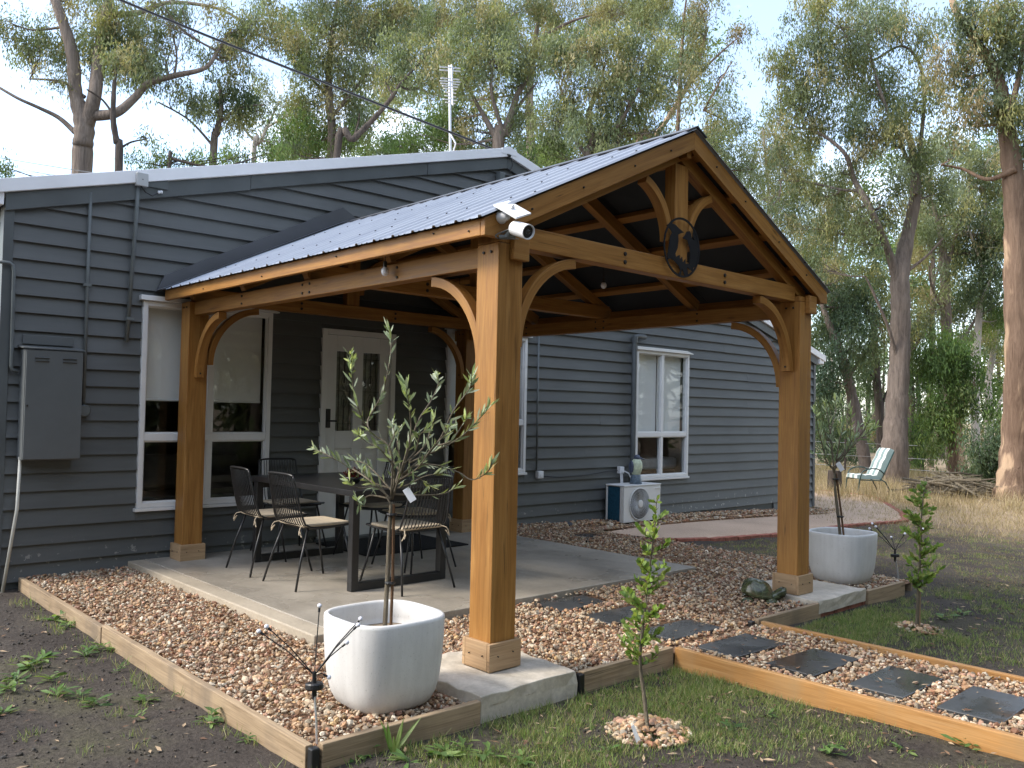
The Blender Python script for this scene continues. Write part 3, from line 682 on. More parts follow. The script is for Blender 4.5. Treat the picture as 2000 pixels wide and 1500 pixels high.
# trusses: tie beam, king post, curved struts, rafters
RX, RZ, EX, EZ = 1.548, 3.176, -.23, 2.318                          # ridge and eave of the roof's upper edge
SLP = (RZ - EZ) / (RX - EX); PA = math.atan(SLP)
def top(x): return RZ - SLP * abs(x - RX)
ty = (-D, -2.2, -D3 - .045)
for i, y in enumerate(ty):
    x0, x1 = (H + .002, W - H - .002) if i == 0 else (-.04, W + .04)
    tb = MB().box(x0, x1, y - .045, y + .045, ZT0, ZT1).build('tie_beam', T, pav, bevel=.004)
    for x in (.98, 2.05):
        for dz in (-.025, .025): bolt((x, y - .045, 2.284 + dz), (0, -1, 0), tb, .013)
    kp = MB().box(RX - .07, RX + .07, y - .043, y + .043, ZT1 + .001, RZ - .20).build('king_post', T, pav, bevel=.004)
def arc(name, c, a0, a1, r0, r1, ax, w, ez=1.0):
    """curved bracket in the plane of unit vector ax and z, from angle a0 to a1 about c"""
    c = np.array(c, float); ax = np.array(ax, float); sd = np.array((-ax[1], ax[0], 0)) * w / 2; z = np.array((0, 0, ez)); loops = []
    for a in np.linspace(a0, a1, 15):
        d = ax * math.cos(a) + z * math.sin(a); loops.append([c + d * r0 - sd, c + d * r1 - sd, c + d * r1 + sd, c + d * r0 + sd])
    return MB().strip(loops).build(name, T, pav, bevel=.003)
def bracket(px, py, ax, face, zt):
    """quarter-round bracket between post and beam: ax points from the post along the beam"""
    ax = np.array(ax, float); rr = .50; c = np.array((px, py, 0)) + ax * (face + rr + .004); c[2] = zt - .54
    o = arc('bracket', c, R(180), R(94), rr - .052, rr, ax, .07, 1.075)
    p = c - ax * (rr - .052) + np.array((0, 0, .035)); bolt(p, ax, o, .008)
for px, sx in ((0, 1), (W, -1)):
    for py, sy in ((-D, 1), (-D3, -1)):
        bracket(px, py, (0, sy, 0), H, ZB0)
        bracket(px, py if py == -D else ty[2], (sx, 0, 0), H, ZT0)
for y in (ty[0], ty[2]):
    for s in (-1, 1): arc('king_strut', (RX + s * (.072 + .40), y, 2.46), R(180), R(108), .345, .395, (s, 0, 0), .07, 1.02)
nrm = np.array((math.sin(PA), 0, math.cos(PA)))
def slope_bar(name, s, y, x0, x1, off, w, h, m=T, bev=.003):
    """member lying in the roof slope, off below its upper edge"""
    p = np.array((RX + s * x0, y, RZ - SLP * x0)); q = np.array((RX + s * x1, y, RZ - SLP * x1)); n = np.array((s * nrm[0], 0, nrm[2]))
    return MB().bar(p - n * (off + h / 2), q - n * (off + h / 2), w, h, up=n).build(name, m, pav, bevel=bev)
for s in (-1, 1):
    for y in (-D, -3.2, -2.2, -1.22, -D3 - .045): slope_bar('rafter', s, y, .02, 1.66, .066, .07, .09)
    for x in (.16, .58, 1.0, 1.42):
        xa = RX + s * x; za = RZ - SLP * x; n = np.array((s * nrm[0], 0, nrm[2])); p = np.array((xa, -4.285, za)) - n * .043; q = np.array((xa, -.1, za)) - n * .043
        MB().bar(p, q, .07, .042, up=n).build('purlin', T, pav, bevel=.003)
    xe = RX + s * (RX - EX)
    f = MB().box(*sorted((xe, xe - s * .035)), -4.288, -.10, EZ - .088, EZ).build('fascia', T, pav, bevel=.004)
    for y in (-4.2, -3.9, -2.9, -1.9, -.9): bolt((xe, y, EZ - .04 + random.uniform(-.02, .02)), (s, 0, 0), f, .005)
    pts = [(RX, -4.325, RZ), (RX, -4.325, RZ - .118), (xe - s * .14, -4.325, top(xe) + SLP * .14 - .118), (xe - s * .1, -4.325, EZ - .09), (xe, -4.325, EZ - .09), (xe, -4.325, EZ)]
    if s < 0: pts = pts[::-1]
    n = len(pts); bgm = MB(); o = random.random() * 9
    uvp = [(abs(p[0] - RX) * 1.1, (p[2] + SLP * abs(p[0] - RX)) + o) for p in pts]
    vs = [np.array(p) for p in pts] + [np.array(p) + np.array((0, .035, 0)) for p in pts]
    bgm.add(vs, [tuple(range(n)), tuple(range(2 * n - 1, n - 1, -1))] + [(i, n + i, n + (i + 1) % n, (i + 1) % n) for i in range(n)], [uvp, uvp[::-1]] + [[uvp[i], uvp[i], uvp[(i + 1) % n], uvp[(i + 1) % n]]] * 0 + [[uvp[i], (uvp[i][0], uvp[i][1] + .03), (uvp[(i + 1) % n][0], uvp[(i + 1) % n][1] + .03), uvp[(i + 1) % n]] for i in range(n)])
    bg_ = bgm.build('barge_board', T, pav, bevel=.003)
    for x in (.25, .6, 1.05, 1.45): bolt((RX + s * x, -4.325, RZ - SLP * x - .06), (0, -1, 0), bg_, .006)
MB().box(RX - .025, RX + .025, -4.285, -.1, RZ - .165, RZ - .03).build('ridge_beam', T, pav, bevel=.003)
# dark lining under the sheets, corrugated sheets, ridge capping
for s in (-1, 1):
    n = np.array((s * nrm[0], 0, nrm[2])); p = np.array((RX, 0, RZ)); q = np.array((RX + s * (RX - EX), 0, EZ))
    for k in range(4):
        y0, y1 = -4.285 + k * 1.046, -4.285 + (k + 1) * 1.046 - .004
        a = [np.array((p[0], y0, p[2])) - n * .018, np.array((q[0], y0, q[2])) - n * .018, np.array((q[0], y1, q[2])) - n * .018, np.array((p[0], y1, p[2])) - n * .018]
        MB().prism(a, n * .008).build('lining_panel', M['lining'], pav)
def sheet(s, y0, y1):
    n = np.array((s * nrm[0], 0, nrm[2])); dn = np.array((s * math.cos(PA), 0, -math.sin(PA))); L = (RX - EX) / math.cos(PA) + .035
    yl = []
    yy = y0
    while yy < y1 - .001:
        for dy, h in ((0, .0), (.010, .012), (.026, .012), (.036, .0), (.088, .0), (.092, .003), (.104, .003), (.108, .0), (.142, .0), (.146, .003), (.158, .003), (.162, .0)):
            if yy + dy < y1: yl.append((yy + dy, h))
        yy += .19
    yl.append((y1, 0)); ny = len(yl) - 1; vs = []; fs = []
    for t in (0, L * .5, L):
        for y, h in yl: vs.append(np.array((RX, y, RZ)) + dn * t + n * (.012 + h))
    m_ = ny + 1
    for r in range(2):
        for k in range(ny): fs.append((r * m_ + k, r * m_ + k + 1, (r + 1) * m_ + k + 1, (r + 1) * m_ + k))
    mb = MB(); mb.add(vs, fs if s < 0 else [f[::-1] for f in fs]); o = mb.build('roof_sheet', M['roof'], pav)
    sm = o.modifiers.new('thickness', 'SOLIDIFY'); sm.thickness = .0015; sm.offset = -1
    sc = MB()
    for x in (.16, .58, 1.0, 1.42):
        for k in (0, 1, 3) if x in (.58, 1.42) else (2,):
            y = y0 + .018 + k * .19
            if y < y1: c = np.array((RX, y, RZ)) + dn * (x / math.cos(PA)) + n * .024; sc.lathe(c, [(.009, -.004), (.009, 0), (.006, .001), (.006, .005), (0, .005)], 6, n)
    tag(sc.build('screws', M['dark_steel'], o), kind='stuff')
for s in (-1, 1):
    y = -4.345
    while y < -.12: y2 = min(y + .76, -.09); sheet(s, y, y2); y += .76
for a, b in ((-4.35, -2.3), (-2.32, -.09)):
    mb = MB()
    for s in (-1, 1):
        n = np.array((s * nrm[0], 0, nrm[2])); dn = np.array((s * math.cos(PA), 0, -math.sin(PA)))
        pts = [np.array((RX, a, RZ + .034)), np.array((RX, a, RZ + .034)) + dn * .12, np.array((RX, a, RZ + .034)) + dn * .12 - n * .006, np.array((RX, a, RZ + .027))]
        mb.prism(pts, (0, b - a, 0))
    mb.build('ridge_cap', M['flashing'], pav)
for s in (-1, 1):                                                   # apron flashing against the house wall
    xe = RX + s * (RX - EX + .055); z = lambda x: RZ - SLP * abs(x - RX)
    q = [(RX, -.045, RZ + .03), (xe, -.045, z(xe) + .015), (xe - s * .07, -.045, z(xe) + .165), (RX, -.045, RZ + .185)]
    MB().prism(q, (0, .028, 0)).build('wall_flashing', M['flashing'], pav)
    q = [(RX, -.046, RZ + .036), (xe, -.046, z(xe) + .022), (xe, -.20, z(xe) + .022), (RX, -.20, RZ + .036)]
    MB().prism(q, (0, 0, .004)).build('wall_flashing', M['flashing'], pav)
# bulbs on a wire under the roof
for i, (x, y, z, lab) in enumerate([(2.30, -2.9, 2.42, 'small pale bulb hanging under the roof behind the tie beam'), (-.10, -3.25, 2.2, 'small pale bulb tucked under the left eave fascia'), (2.15, -1.2, 2.45, 'small pale bulb under the roof beside the near post')]):
    bl = thing('hanging_bulb', lab, 'bulb', (x, y, z - .05), 'bulbs under the pavilion roof')
    MB().ball((x, y, z - .03), .024, 12, 8, (1, 1, 1.2)).build('globe', M['bulb'], bl, smooth_=True); MB().cyl((x, y, z - .008), (x, y, z + .03), .012, 8).build('socket', M['black_plastic'], bl)
    MB().tube([(x, y, z + .03), (x, y, min(top(x) - .03, z + .30))], .003, 5).build('wire', M['black_plastic'], bl)
# ================================================================== piers, edging, stepping stones
def rough_block(x0, x1, y0, y1, z0, z1, n=9, amp=.006):
    """cast block with chipped, uneven faces"""
    mb = MB(); xs = np.linspace(x0, x1, n); ys = np.linspace(y0, y1, n); zs = np.linspace(z0, z1, 4); idx = {}; vs = []; fs = []
    def vid(i, j, k):
        if (i, j, k) not in idx:
            e = (i in (0, n - 1)) + (j in (0, n - 1)) + (k == 3); s = amp * (1.3 if e > 1 else .5)
            idx[(i, j, k)] = len(vs); vs.append((xs[i] + random.uniform(-s, s), ys[j] + random.uniform(-s, s), zs[k] + random.uniform(-s, s) * (.3 if k == 3 and e < 2 else .8)))
        return idx[(i, j, k)]
    for i in range(n - 1):
        for j in range(n - 1): fs.append((vid(i, j, 3), vid(i + 1, j, 3), vid(i + 1, j + 1, 3), vid(i, j + 1, 3)))
        for k in range(3):
            fs.append((vid(i, 0, k), vid(i + 1, 0, k), vid(i + 1, 0, k + 1), vid(i, 0, k + 1))); fs.append((vid(i + 1, n - 1, k), vid(i, n - 1, k), vid(i, n - 1, k + 1), vid(i + 1, n - 1, k + 1)))
            fs.append((vid(0, i + 1, k), vid(0, i, k), vid(0, i, k + 1), vid(0, i + 1, k + 1))); fs.append((vid(n - 1, i, k), vid(n - 1, i + 1, k), vid(n - 1, i + 1, k + 1), vid(n - 1, i, k + 1)))
    return mb.add(vs, fs)
tag(rough_block(-.37, .30, -4.53, -3.86, -.2, -.012).build('concrete_footing', M['pier'], bevel=.005), 'rough concrete footing under the near post beside the first white planter', 'footing')
pb = thing('concrete_footing', 'pale concrete footing on red bricks under the right-hand post', 'footing', (3.2, -4.15, -.2))
rough_block(2.93, 3.68, -4.49, -3.82, -.105, -.010).build('slab', M['pier'], pb, bevel=.005)
for i, x in enumerate(np.arange(2.98, 3.66, .225)): MB().box(x, x + .215, -4.475, -4.37, -.185, -.107).build('brick', M['brick_red'], pb, bevel=.005)
def edging(name, a, b, label, m='sleeper', z0=-.2, z1=-.03, t=.036, splits=()):
    a = np.array(a, float); b = np.array(b, float); cz = (z0 + z1) / 2
    o = MB().bar((a[0], a[1], cz), (b[0], b[1], cz + random.uniform(-.004, .004)), t, z1 - z0).build(name, M[m], bevel=.004); return tag(o, label, 'edging', 'timber garden edging')
edging('edging_board', (-1.255, -.06), (-1.262, -2.02), 'weathered timber edging board nearest the house on the left gravel strip', z1=-.04)
e2 = edging('edging_board', (-1.257, -2.024), (-1.255, -4.50), 'long weathered edging board running to the front left corner')
e3 = edging('edging_board', (-1.225, -4.535), (-.385, -4.535), 'pale edging board in front of the first white planter', z1=-.022)
e4 = edging('edging_board', (.345, -4.515), (1.12, -4.52), 'short edging board between the near footing and the garden path')
e5 = edging('edging_board', (1.135, -4.545), (1.145, -9.0), 'long orange edging board on the near side of the stepping stone path', 'sleeper_new', z1=-.028)
e6 = edging('edging_board', (2.125, -4.51), (2.12, -9.0), 'long orange edging board on the far side of the stepping stone path', 'sleeper_new', z1=-.028)
e7 = edging('edging_board', (2.11, -4.475), (2.965, -4.47), 'weathered edging board beside the turtle ornament', z1=-.022)
e8 = edging('edging_board', (3.70, -4.485), (4.36, -4.49), 'short edging board in front of the second white planter', z1=-.026)
e9 = edging('edging_board', (4.60, -.60), (4.585, -4.47), 'low dark edging board along the far side of the gravel', 'sleeper', z1=-.058, t=.03)
def connector(p, o): MB().box(p[0] - .019, p[0] + .019, p[1] - .019, p[1] + .019, -.19, p[2]).build('corner_connector', M['black_plastic'], o, bevel=.006)
connector((-1.252, -4.53, -.034), e3); connector((.326, -4.525, -.036), e4); connector((2.075, -4.46, -.03), e7)
ys = [-3.30, -3.77, -4.255, -4.72, -5.18, -5.645, -6.09, -6.56]
near_what = ['tucked against the concrete slab', 'second from the concrete slab', 'third from the slab, level with the posts', 'first one between the orange edging boards', 'with a bright sky reflection, second between the edging boards', 'third one between the orange edging boards', 'pale, nearest the right edge of the picture', 'last and nearest the camera']
for y, w in list(zip(ys, near_what))[:7]:
    a = random.uniform(-.05, .05); c = np.array((1.555 + random.uniform(-.015, .015), y)); ca, sa = math.cos(a), math.sin(a)
    q = [(c[0] + ca * dx - sa * dy, c[1] + sa * dx + ca * dy, -.076 + random.uniform(-.003, .003)) for dx, dy in ((-.255, -.145), (.255, -.145), (.255, .145), (-.255, .145))]
    tag(MB().prism(q, (0, 0, .032)).build('stepping_stone', M['slate'], bevel=.004), 'dark wet slate stepping stone ' + w, 'stepping stone', 'slate stepping stones')
q = [(3.92, -1.30, -.075), (4.30, -1.27, -.075), (4.42, -.93, -.075), (4.04, -.86, -.075)]
tag(MB().prism(q, (0, 0, .03)).build('stepping_stone', M['slate'], bevel=.004), 'dark slate paver lying alone by the right-hand back corner of the slab', 'stepping stone', 'slate stepping stones')
tag(MB().tube([(4.56, -.45, -.12), (4.57, -.42, -.03), (4.56, -.44, -.0)], .03, 12).build('drain_pipe_stub', M['black_plastic']), 'short black pipe stub poking out of the gravel', 'pipe')

# ================================================================== loose gravel
ICO_V = []; g_ = (1 + 5 ** .5) / 2
for a, b in ((1, g_), (1, -g_), (-1, g_), (-1, -g_)): ICO_V += [(0, a, b), (a, b, 0), (b, 0, a)]
ICO_V = np.array(ICO_V) / math.hypot(1, g_)
from mathutils.bvhtree import BVHTree
import bmesh
_bm = bmesh.new(); [_bm.verts.new(v) for v in ICO_V]; _h = bmesh.ops.convex_hull(_bm, input=_bm.verts); _bm.verts.index_update(); _bm.faces.ensure_lookup_table()
bmesh.ops.recalc_face_normals(_bm, faces=_bm.faces)
ICO_V = np.array([v.co[:] for v in _bm.verts]); ICO_F = np.array([[v.index for v in f.verts] for f in _bm.faces]); _bm.free()
PAL = np.array([(.50, .33, .21), (.44, .25, .14), (.58, .45, .34), (.36, .17, .10), (.66, .57, .48), (.30, .20, .15), (.52, .30, .22), (.46, .37, .28), (.60, .39, .20), (.24, .12, .08)])
PALW = np.array([.2, .12, .17, .07, .10, .09, .08, .11, .04, .02])
def mesh_fast(name, V, F, col, m, kind='stuff', smooth_=False):
    me = bpy.data.meshes.new(name); nv, (nf, k) = len(V), F.shape
    me.vertices.add(nv); me.vertices.foreach_set('co', V.astype(np.float32).ravel()); me.loops.add(nf * k); me.loops.foreach_set('vertex_index', F.astype(np.int32).ravel())
    me.polygons.add(nf); me.polygons.foreach_set('loop_start', np.arange(0, nf * k, k, dtype=np.int32)); me.polygons.foreach_set('loop_total', np.full(nf, k, np.int32))
    me.update(calc_edges=True)
    at_ = me.attributes.new('Col', 'FLOAT_COLOR', 'POINT'); at_.data.foreach_set('color', np.concatenate([col, np.ones((nv, 1))], 1).astype(np.float32).ravel())
    me.materials.append(m)
    if smooth_: me.shade_smooth()
    else: me.shade_flat()
    return me
def pebbles(P, size, name, squash=.62):
    n = len(P); q = rng.normal(size=(n, 4)); q /= np.linalg.norm(q, axis=1)[:, None]; w, x, y, z = q.T
    Rm = np.stack([1 - 2 * (y * y + z * z), 2 * (x * y - z * w), 2 * (x * z + y * w), 2 * (x * y + z * w), 1 - 2 * (x * x + z * z), 2 * (y * z - x * w), 2 * (x * z - y * w), 2 * (y * z + x * w), 1 - 2 * (x * x + y * y)], -1).reshape(n, 3, 3)
    S = size[:, None] * np.stack([rng.uniform(.8, 1.35, n), rng.uniform(.7, 1.05, n), rng.uniform(.45, .85, n)], -1)
    V0 = ICO_V[None] * (1 + rng.uniform(-.22, .22, (n, 12, 1))) * S[:, None, :]
    V = np.einsum('nij,nkj->nki', Rm, V0); V[:, :, 2] *= squash + .2; V += P[:, None, :]
    F = (ICO_F[None] + (np.arange(n) * 12)[:, None, None]).reshape(-1, 3)
    c = PAL[rng.choice(len(PAL), n, p=PALW / PALW.sum())] * rng.uniform(.45, 1.12, (n, 1)) ; c = (c * .94 + c.mean(1, keepdims=True) * .06) * np.array((.97, .97, .88)); c = np.repeat(c[:, None], 12, 1)
    return mesh_fast(name, V.reshape(-1, 3), F, c.reshape(-1, 3), M['pebble'])
P = []
for x0, x1, y0, y1, den in beds:
    n = int((x1 - x0) * (y1 - y0) * den * 1.33); p = np.stack([rng.uniform(x0, x1, n), rng.uniform(y0, y1, n), rng.uniform(-.066, -.044, n)], -1)
    p[:, 2] += .007 * np.sin(p[:, 0] * 5) * np.sin(p[:, 1] * 4.1)
    p[:, 2] += .028 * smooth(.2, 2.2, p[:, 0]) * smooth(-4.6, -3.6, p[:, 1])
    P.append(p)
P = np.concatenate(P); keep = np.ones(len(P), bool)
for x0, x1, y0, y1 in ((-.38, .31, -4.54, -3.85), (2.92, 3.69, -4.5, -3.81)): keep &= ~((P[:, 0] > x0) & (P[:, 0] < x1) & (P[:, 1] > y0) & (P[:, 1] < y1))
for y in ys[:7]: keep &= ~((abs(P[:, 0] - 1.555) < .258) & (abs(P[:, 1] - y) < .15))
keep &= ~((P[:, 0] > 3.98) & (P[:, 0] < 4.36) & (P[:, 1] > -1.28) & (P[:, 1] < -.9))
P = P[keep]; tag(link(pebbles(P, rng.gamma(5, .0098 / 5, len(P)).clip(.004, .022), 'gravel'), 'gravel'), 'pinkish brown pebbles filling the beds round the slab', 'gravel', kind='stuff')
n = 5200; p = np.stack([rng.uniform(4.6, 11.9, n), rng.uniform(-.60, -.01, n), np.zeros(n)], -1)
lim = np.interp(p[:, 0], [4.6, 5.2, 7, 9, 11.9], [-.62, -.62, -.55, -.50, -.5]); p = p[p[:, 1] > lim]; p[:, 2] = strip_z(p[:, 0]) + rng.uniform(-.03, .006, len(p)) - .03 * (p[:, 1] < -.35)
tag(link(pebbles(p, rng.gamma(9, .019 / 9, len(p)).clip(.009, .03), 'gravel'), 'gravel'), 'gravel strip along the foot of the house wall', 'gravel', kind='stuff')
tag(flat('gravel_strip_bed', [(4.6, 0.05), (4.6, -.62), (7, -.56), (9, -.5), (11.9, -.5), (11.9, .05), (9, .05), (7, .05)], lambda x, y: float(strip_z(x)) - .025, M['gravel_bed']), kind='structure')
def ring(c, r, n, label):
    a = rng.uniform(0, 6.28, n); d = r * np.sqrt(rng.uniform(0, 1, n)); p = np.stack([c[0] + d * np.cos(a), c[1] + d * np.sin(a), np.zeros(n)], -1)
    p[:, 2] = ground_z(p[:, 0], p[:, 1]) + .03 * (1 - d / r) + rng.uniform(0, .012, n)
    tag(link(pebbles(p, rng.gamma(9, .015 / 9, n).clip(.007, .026), 'gravel_ring'), 'gravel_ring'), label, 'gravel', kind='stuff')
S1 = on_ground(1268, 1437); S2 = on_ground(1790, 1230)
ring(S1 + np.array((.03, .03, 0)), .20, 420, 'pebbles mulching the foot of the near sapling'); ring(S2, .17, 120, 'pebbles and bark at the foot of the far sapling')

# ================================================================== planters and plants
def planter(c, label):
    pl = thing('planter', label, 'planter', c, 'white planters'); R_ = .252
    prof = [(0, 0), (.12, 0), (.165, .010), (.198, .035), (.219, .075), (.233, .13), (.243, .21), (.25, .31), (R_, .385), (.250, .397), (.243, .402), (.232, .401), (.226, .392), (.222, .33), (.216, .27), (0, .27)]
    MB().lathe(c, [(r, h * 1.09) for r, h in prof], 56, power=3.3, cap=False).build('pot', M['pot'], pl, smooth_=True)
    MB().lathe(c, [(0, .333), (.1, .337), (.219, .328), (.219, .30)], 32, power=3.3, cap=False).build('soil', M['pot_soil'], pl, smooth_=True)
    return pl
PA_, PB_ = (-.69, -4.19, -.072), (4.02, -4.12, -.062)
planter(PA_, 'squarish white planter with the larger olive tree, by the near post'); planter(PB_, 'squarish white planter with the smaller olive tree, behind the right-hand post')

def leaves(C, Dr, L, Wd, col, prof=((.5, 1.0),), nrm_=None, curl=0.0):
    """many leaf blades: base C, direction Dr, length L, width Wd; prof gives (t, half width) pairs"""
    n = len(C); Dr = Dr / (np.linalg.norm(Dr, axis=1)[:, None] + 1e-9); rn = rng.normal(size=(n, 3)) if nrm_ is None else nrm_
    S = np.cross(Dr, rn); S /= np.linalg.norm(S, axis=1)[:, None] + 1e-9; N = np.cross(S, Dr); k = len(prof); rows = [C]
    for t, w in prof: rows.append(C + Dr * (L * t)[:, None] + S * (Wd * w / 2)[:, None] + N * (L * curl * t * t + Wd * .12)[:, None])
    rows.append(C + Dr * L[:, None] + N * (L * curl)[:, None])
    for t, w in prof[::-1]: rows.append(C + Dr * (L * t)[:, None] - S * (Wd * w / 2)[:, None] + N * (L * curl * t * t + Wd * .12)[:, None])
    m = 2 * k + 2; V = np.stack(rows, 1).reshape(-1, 3); F = np.arange(n * m).reshape(n, m); return V, F, np.repeat(col[:, None], m, 1).reshape(-1, 3)
class Leafy:
    def __init__(s): s.V = []; s.F = []; s.C = []; s.n = 0
    def add(s, V, F, C): s.V.append(V); s.F.append(F + s.n); s.C.append(C); s.n += len(V)
    def obj(s, name, parent, m='leaf', curved=False):
        me = mesh_fast(name, np.concatenate(s.V) - np.array(ORG[parent]), np.concatenate(s.F), np.concatenate(s.C), M[m], smooth_=False); return link(me, name, parent)
def resample(pts, step):
    pts = np.array(pts, float); seg = np.linalg.norm(np.diff(pts, axis=0), axis=1); s = np.concatenate([[0], np.cumsum(seg)]); t = np.arange(0, s[-1], step)
    P = np.stack([np.interp(t, s, pts[:, k]) for k in range(3)], -1); Dv = np.gradient(P, axis=0) if len(P) > 1 else np.tile(pts[-1] - pts[0], (len(P), 1)); return P, Dv, t / s[-1]
def curve(pts, n=6):
    """smooth polyline through the points"""
    pts = [np.array(p, float) for p in pts]; out = []
    for i in range(len(pts) - 1):
        p0, p1, p2, p3 = pts[max(i - 1, 0)], pts[i], pts[i + 1], pts[min(i + 2, len(pts) - 1)]
        for t in np.linspace(0, 1, n, endpoint=False): out.append(.5 * ((2 * p1) + (-p0 + p2) * t + (2 * p0 - 5 * p1 + 4 * p2 - p3) * t * t + (-p0 + 3 * p1 - 3 * p2 + p3) * t ** 3))
    out.append(pts[-1]); return out
OLIVE = np.array([(.19, .235, .15), (.26, .31, .22), (.36, .40, .31), (.22, .25, .13), (.15, .19, .12)])
def olive(base, depth, trunk, branches, sc, label, dens=1.0, tagpos=None):
    ol = thing('olive_tree', label, 'olive tree', tuple(base), 'potted olive trees')
    tp = [np.array(base)] + [at(u, v, depth) for u, v in trunk]; tp[0] = np.array(base); MB().tube(curve(tp, 4), np.linspace(.0125, .009, 4 * len(tp) - 3) * sc, 8).build('trunk', M['stem'], ol, smooth_=True)
    st = at(*trunk[0], depth) + RT * .022; st2 = tp[-1] + RT * .012
    b2 = np.array(base) + RT * .03
    MB().tube([b2, .5 * (b2 + st2) + RT * .004, st2], .0075 * sc, 7).build('stake', M['twig'], ol)
    for t in (.45, .93): q = b2 * (1 - t) + st2 * t; MB().lathe(q - RT * .008, [(.024 * sc, -.006), (.026 * sc, 0), (.024 * sc, .006)], 10).build('tie', M['black_plastic'], ol)
    br = MB(); lf = Leafy()
    for bi, pl in enumerate(branches):
        r3 = random.Random(bi * 7 + 1); dd = [0] + list(np.cumsum([r3.uniform(-.02, .12) * (1 if bi % 2 else -1) for _ in pl[1:]]))
        pts = curve([at(u, v, depth + d) for (u, v), d in zip(pl, dd)], 5); n = len(pts)
        br.tube(pts, np.linspace(.0052, .0018, n) * sc, 6)
        P, Dv, tt = resample(pts, .0125 / dens)
        k = tt > .12; P, Dv, tt = P[k], Dv[k], tt[k]; rep = 2; P = np.repeat(P, rep, 0); Dv = np.repeat(Dv, rep, 0); tt = np.repeat(tt, rep)
        keep = rng.uniform(0, 1, len(P)) < (.30 + .6 * (tt > .82)); P, Dv, tt = P[keep], Dv[keep], tt[keep]
        Dv = Dv / (np.linalg.norm(Dv, axis=1)[:, None] + 1e-9); sd = np.cross(Dv, rng.normal(size=P.shape)); sd /= np.linalg.norm(sd, axis=1)[:, None] + 1e-9
        dr = Dv * rng.uniform(.45, 1.1, (len(P), 1)) + sd * rng.uniform(.35, 1.0, (len(P), 1)) * (1.1 - .5 * tt[:, None]) + np.array((0, 0, .12))
        L = rng.uniform(.042, .078, len(P)) * sc; c = OLIVE[rng.integers(0, 5, len(P))] * rng.uniform(.75, 1.2, (len(P), 1)); c = c * (1 + .45 * (tt[:, None] > .85)) * (1.35 if sc > 1 else 1)  # smaller olive's leaf colour lightened to offset the shade it stands in
        lf.add(*leaves(P, dr, L, L * rng.uniform(.16, .23, len(P)), c, ((.3, .8), (.65, .9)), curl=.08))
    br.build('branches', M['stem'], ol, smooth_=True); lf.obj('leaves', ol)
    if tagpos:
        c = at(*tagpos, depth - .05); a = RT * .5 + UP * -.8; a /= np.linalg.norm(a); b = np.cross(a, FW); q = [c, c + b * .035 * sc, c + b * .035 * sc + a * .07 * sc, c + a * .07 * sc]
        lb = MB().prism(q, FW * .001).build('plant_label', M['white_plastic'], ol)
    return ol
B1 = [[(763, 985), (742, 952), (700, 953), (679, 937)], [(764, 975), (722, 938), (685, 914), (640, 889), (612, 876)], [(764, 970), (764, 880), (724, 844), (700, 799), (688, 742), (685, 690)],
      [(722, 842), (719, 820), (745, 772), (760, 712), (764, 662), (757, 642)], [(766, 975), (799, 865), (802, 820), (796, 775), (793, 752)], [(784, 925), (814, 829), (841, 784), (856, 750), (852, 730)],
      [(780, 930), (850, 871), (886, 802), (916, 760), (922, 732)], [(799, 904), (865, 874), (904, 850), (945, 808), (960, 790)], [(775, 945), (805, 912), (850, 908), (895, 922), (922, 937), (952, 922), (961, 902)],
      [(768, 965), (820, 967), (868, 964), (892, 950)], [(764, 975), (770, 920), (745, 880), (715, 862), (700, 850)], [(770, 950), (782, 905), (776, 862), (782, 835)], [(775, 940), (815, 915), (840, 880), (868, 850), (880, 830)],
      [(766, 960), (735, 925), (712, 905), (690, 900)], [(770, 955), (800, 945), (830, 930), (862, 925)], [(800, 900), (830, 870), (842, 835), (850, 815)], [(764, 975), (722, 968), (700, 985), (698, 975)], [(780, 920), (760, 880), (770, 850), (765, 825)],
      [(790, 905), (812, 880), (820, 850), (835, 838)], [(770, 955), (735, 945), (715, 930), (705, 915)], [(855, 870), (880, 862), (900, 835), (912, 815)], [(775, 945), (795, 925), (812, 930), (840, 950)]]
olive((-.69, -4.19, .2), 4.16, [(757, 1120), (760, 1040), (764, 985)], B1, 1.0, 'young olive tree with silvery leaves standing before the near post', 1.0, (786, 958))
B2 = [[(1630, 925), (1610, 880), (1598, 840), (1592, 800)], [(1630, 925), (1625, 870), (1618, 820), (1612, 785)], [(1630, 920), (1640, 860), (1648, 820), (1640, 780)], [(1632, 915), (1655, 870), (1662, 830), (1658, 795)],
      [(1634, 905), (1672, 865), (1690, 850), (1712, 832)], [(1630, 915), (1600, 895), (1588, 885)], [(1634, 900), (1680, 850), (1700, 815), (1702, 808)], [(1632, 905), (1650, 880), (1676, 840), (1680, 830)], [(1630, 920), (1614, 900), (1604, 860), (1600, 830)],
      [(1628, 910), (1622, 850), (1632, 800), (1630, 775)], [(1630, 915), (1648, 895), (1660, 870), (1668, 850)]]
olive((4.02, -4.12, .2), 7.42, [(1636, 1000), (1631, 955), (1630, 925)], B2, 1.15, 'slender olive tree in the planter behind the right-hand post', 1.0, (1632, 906))

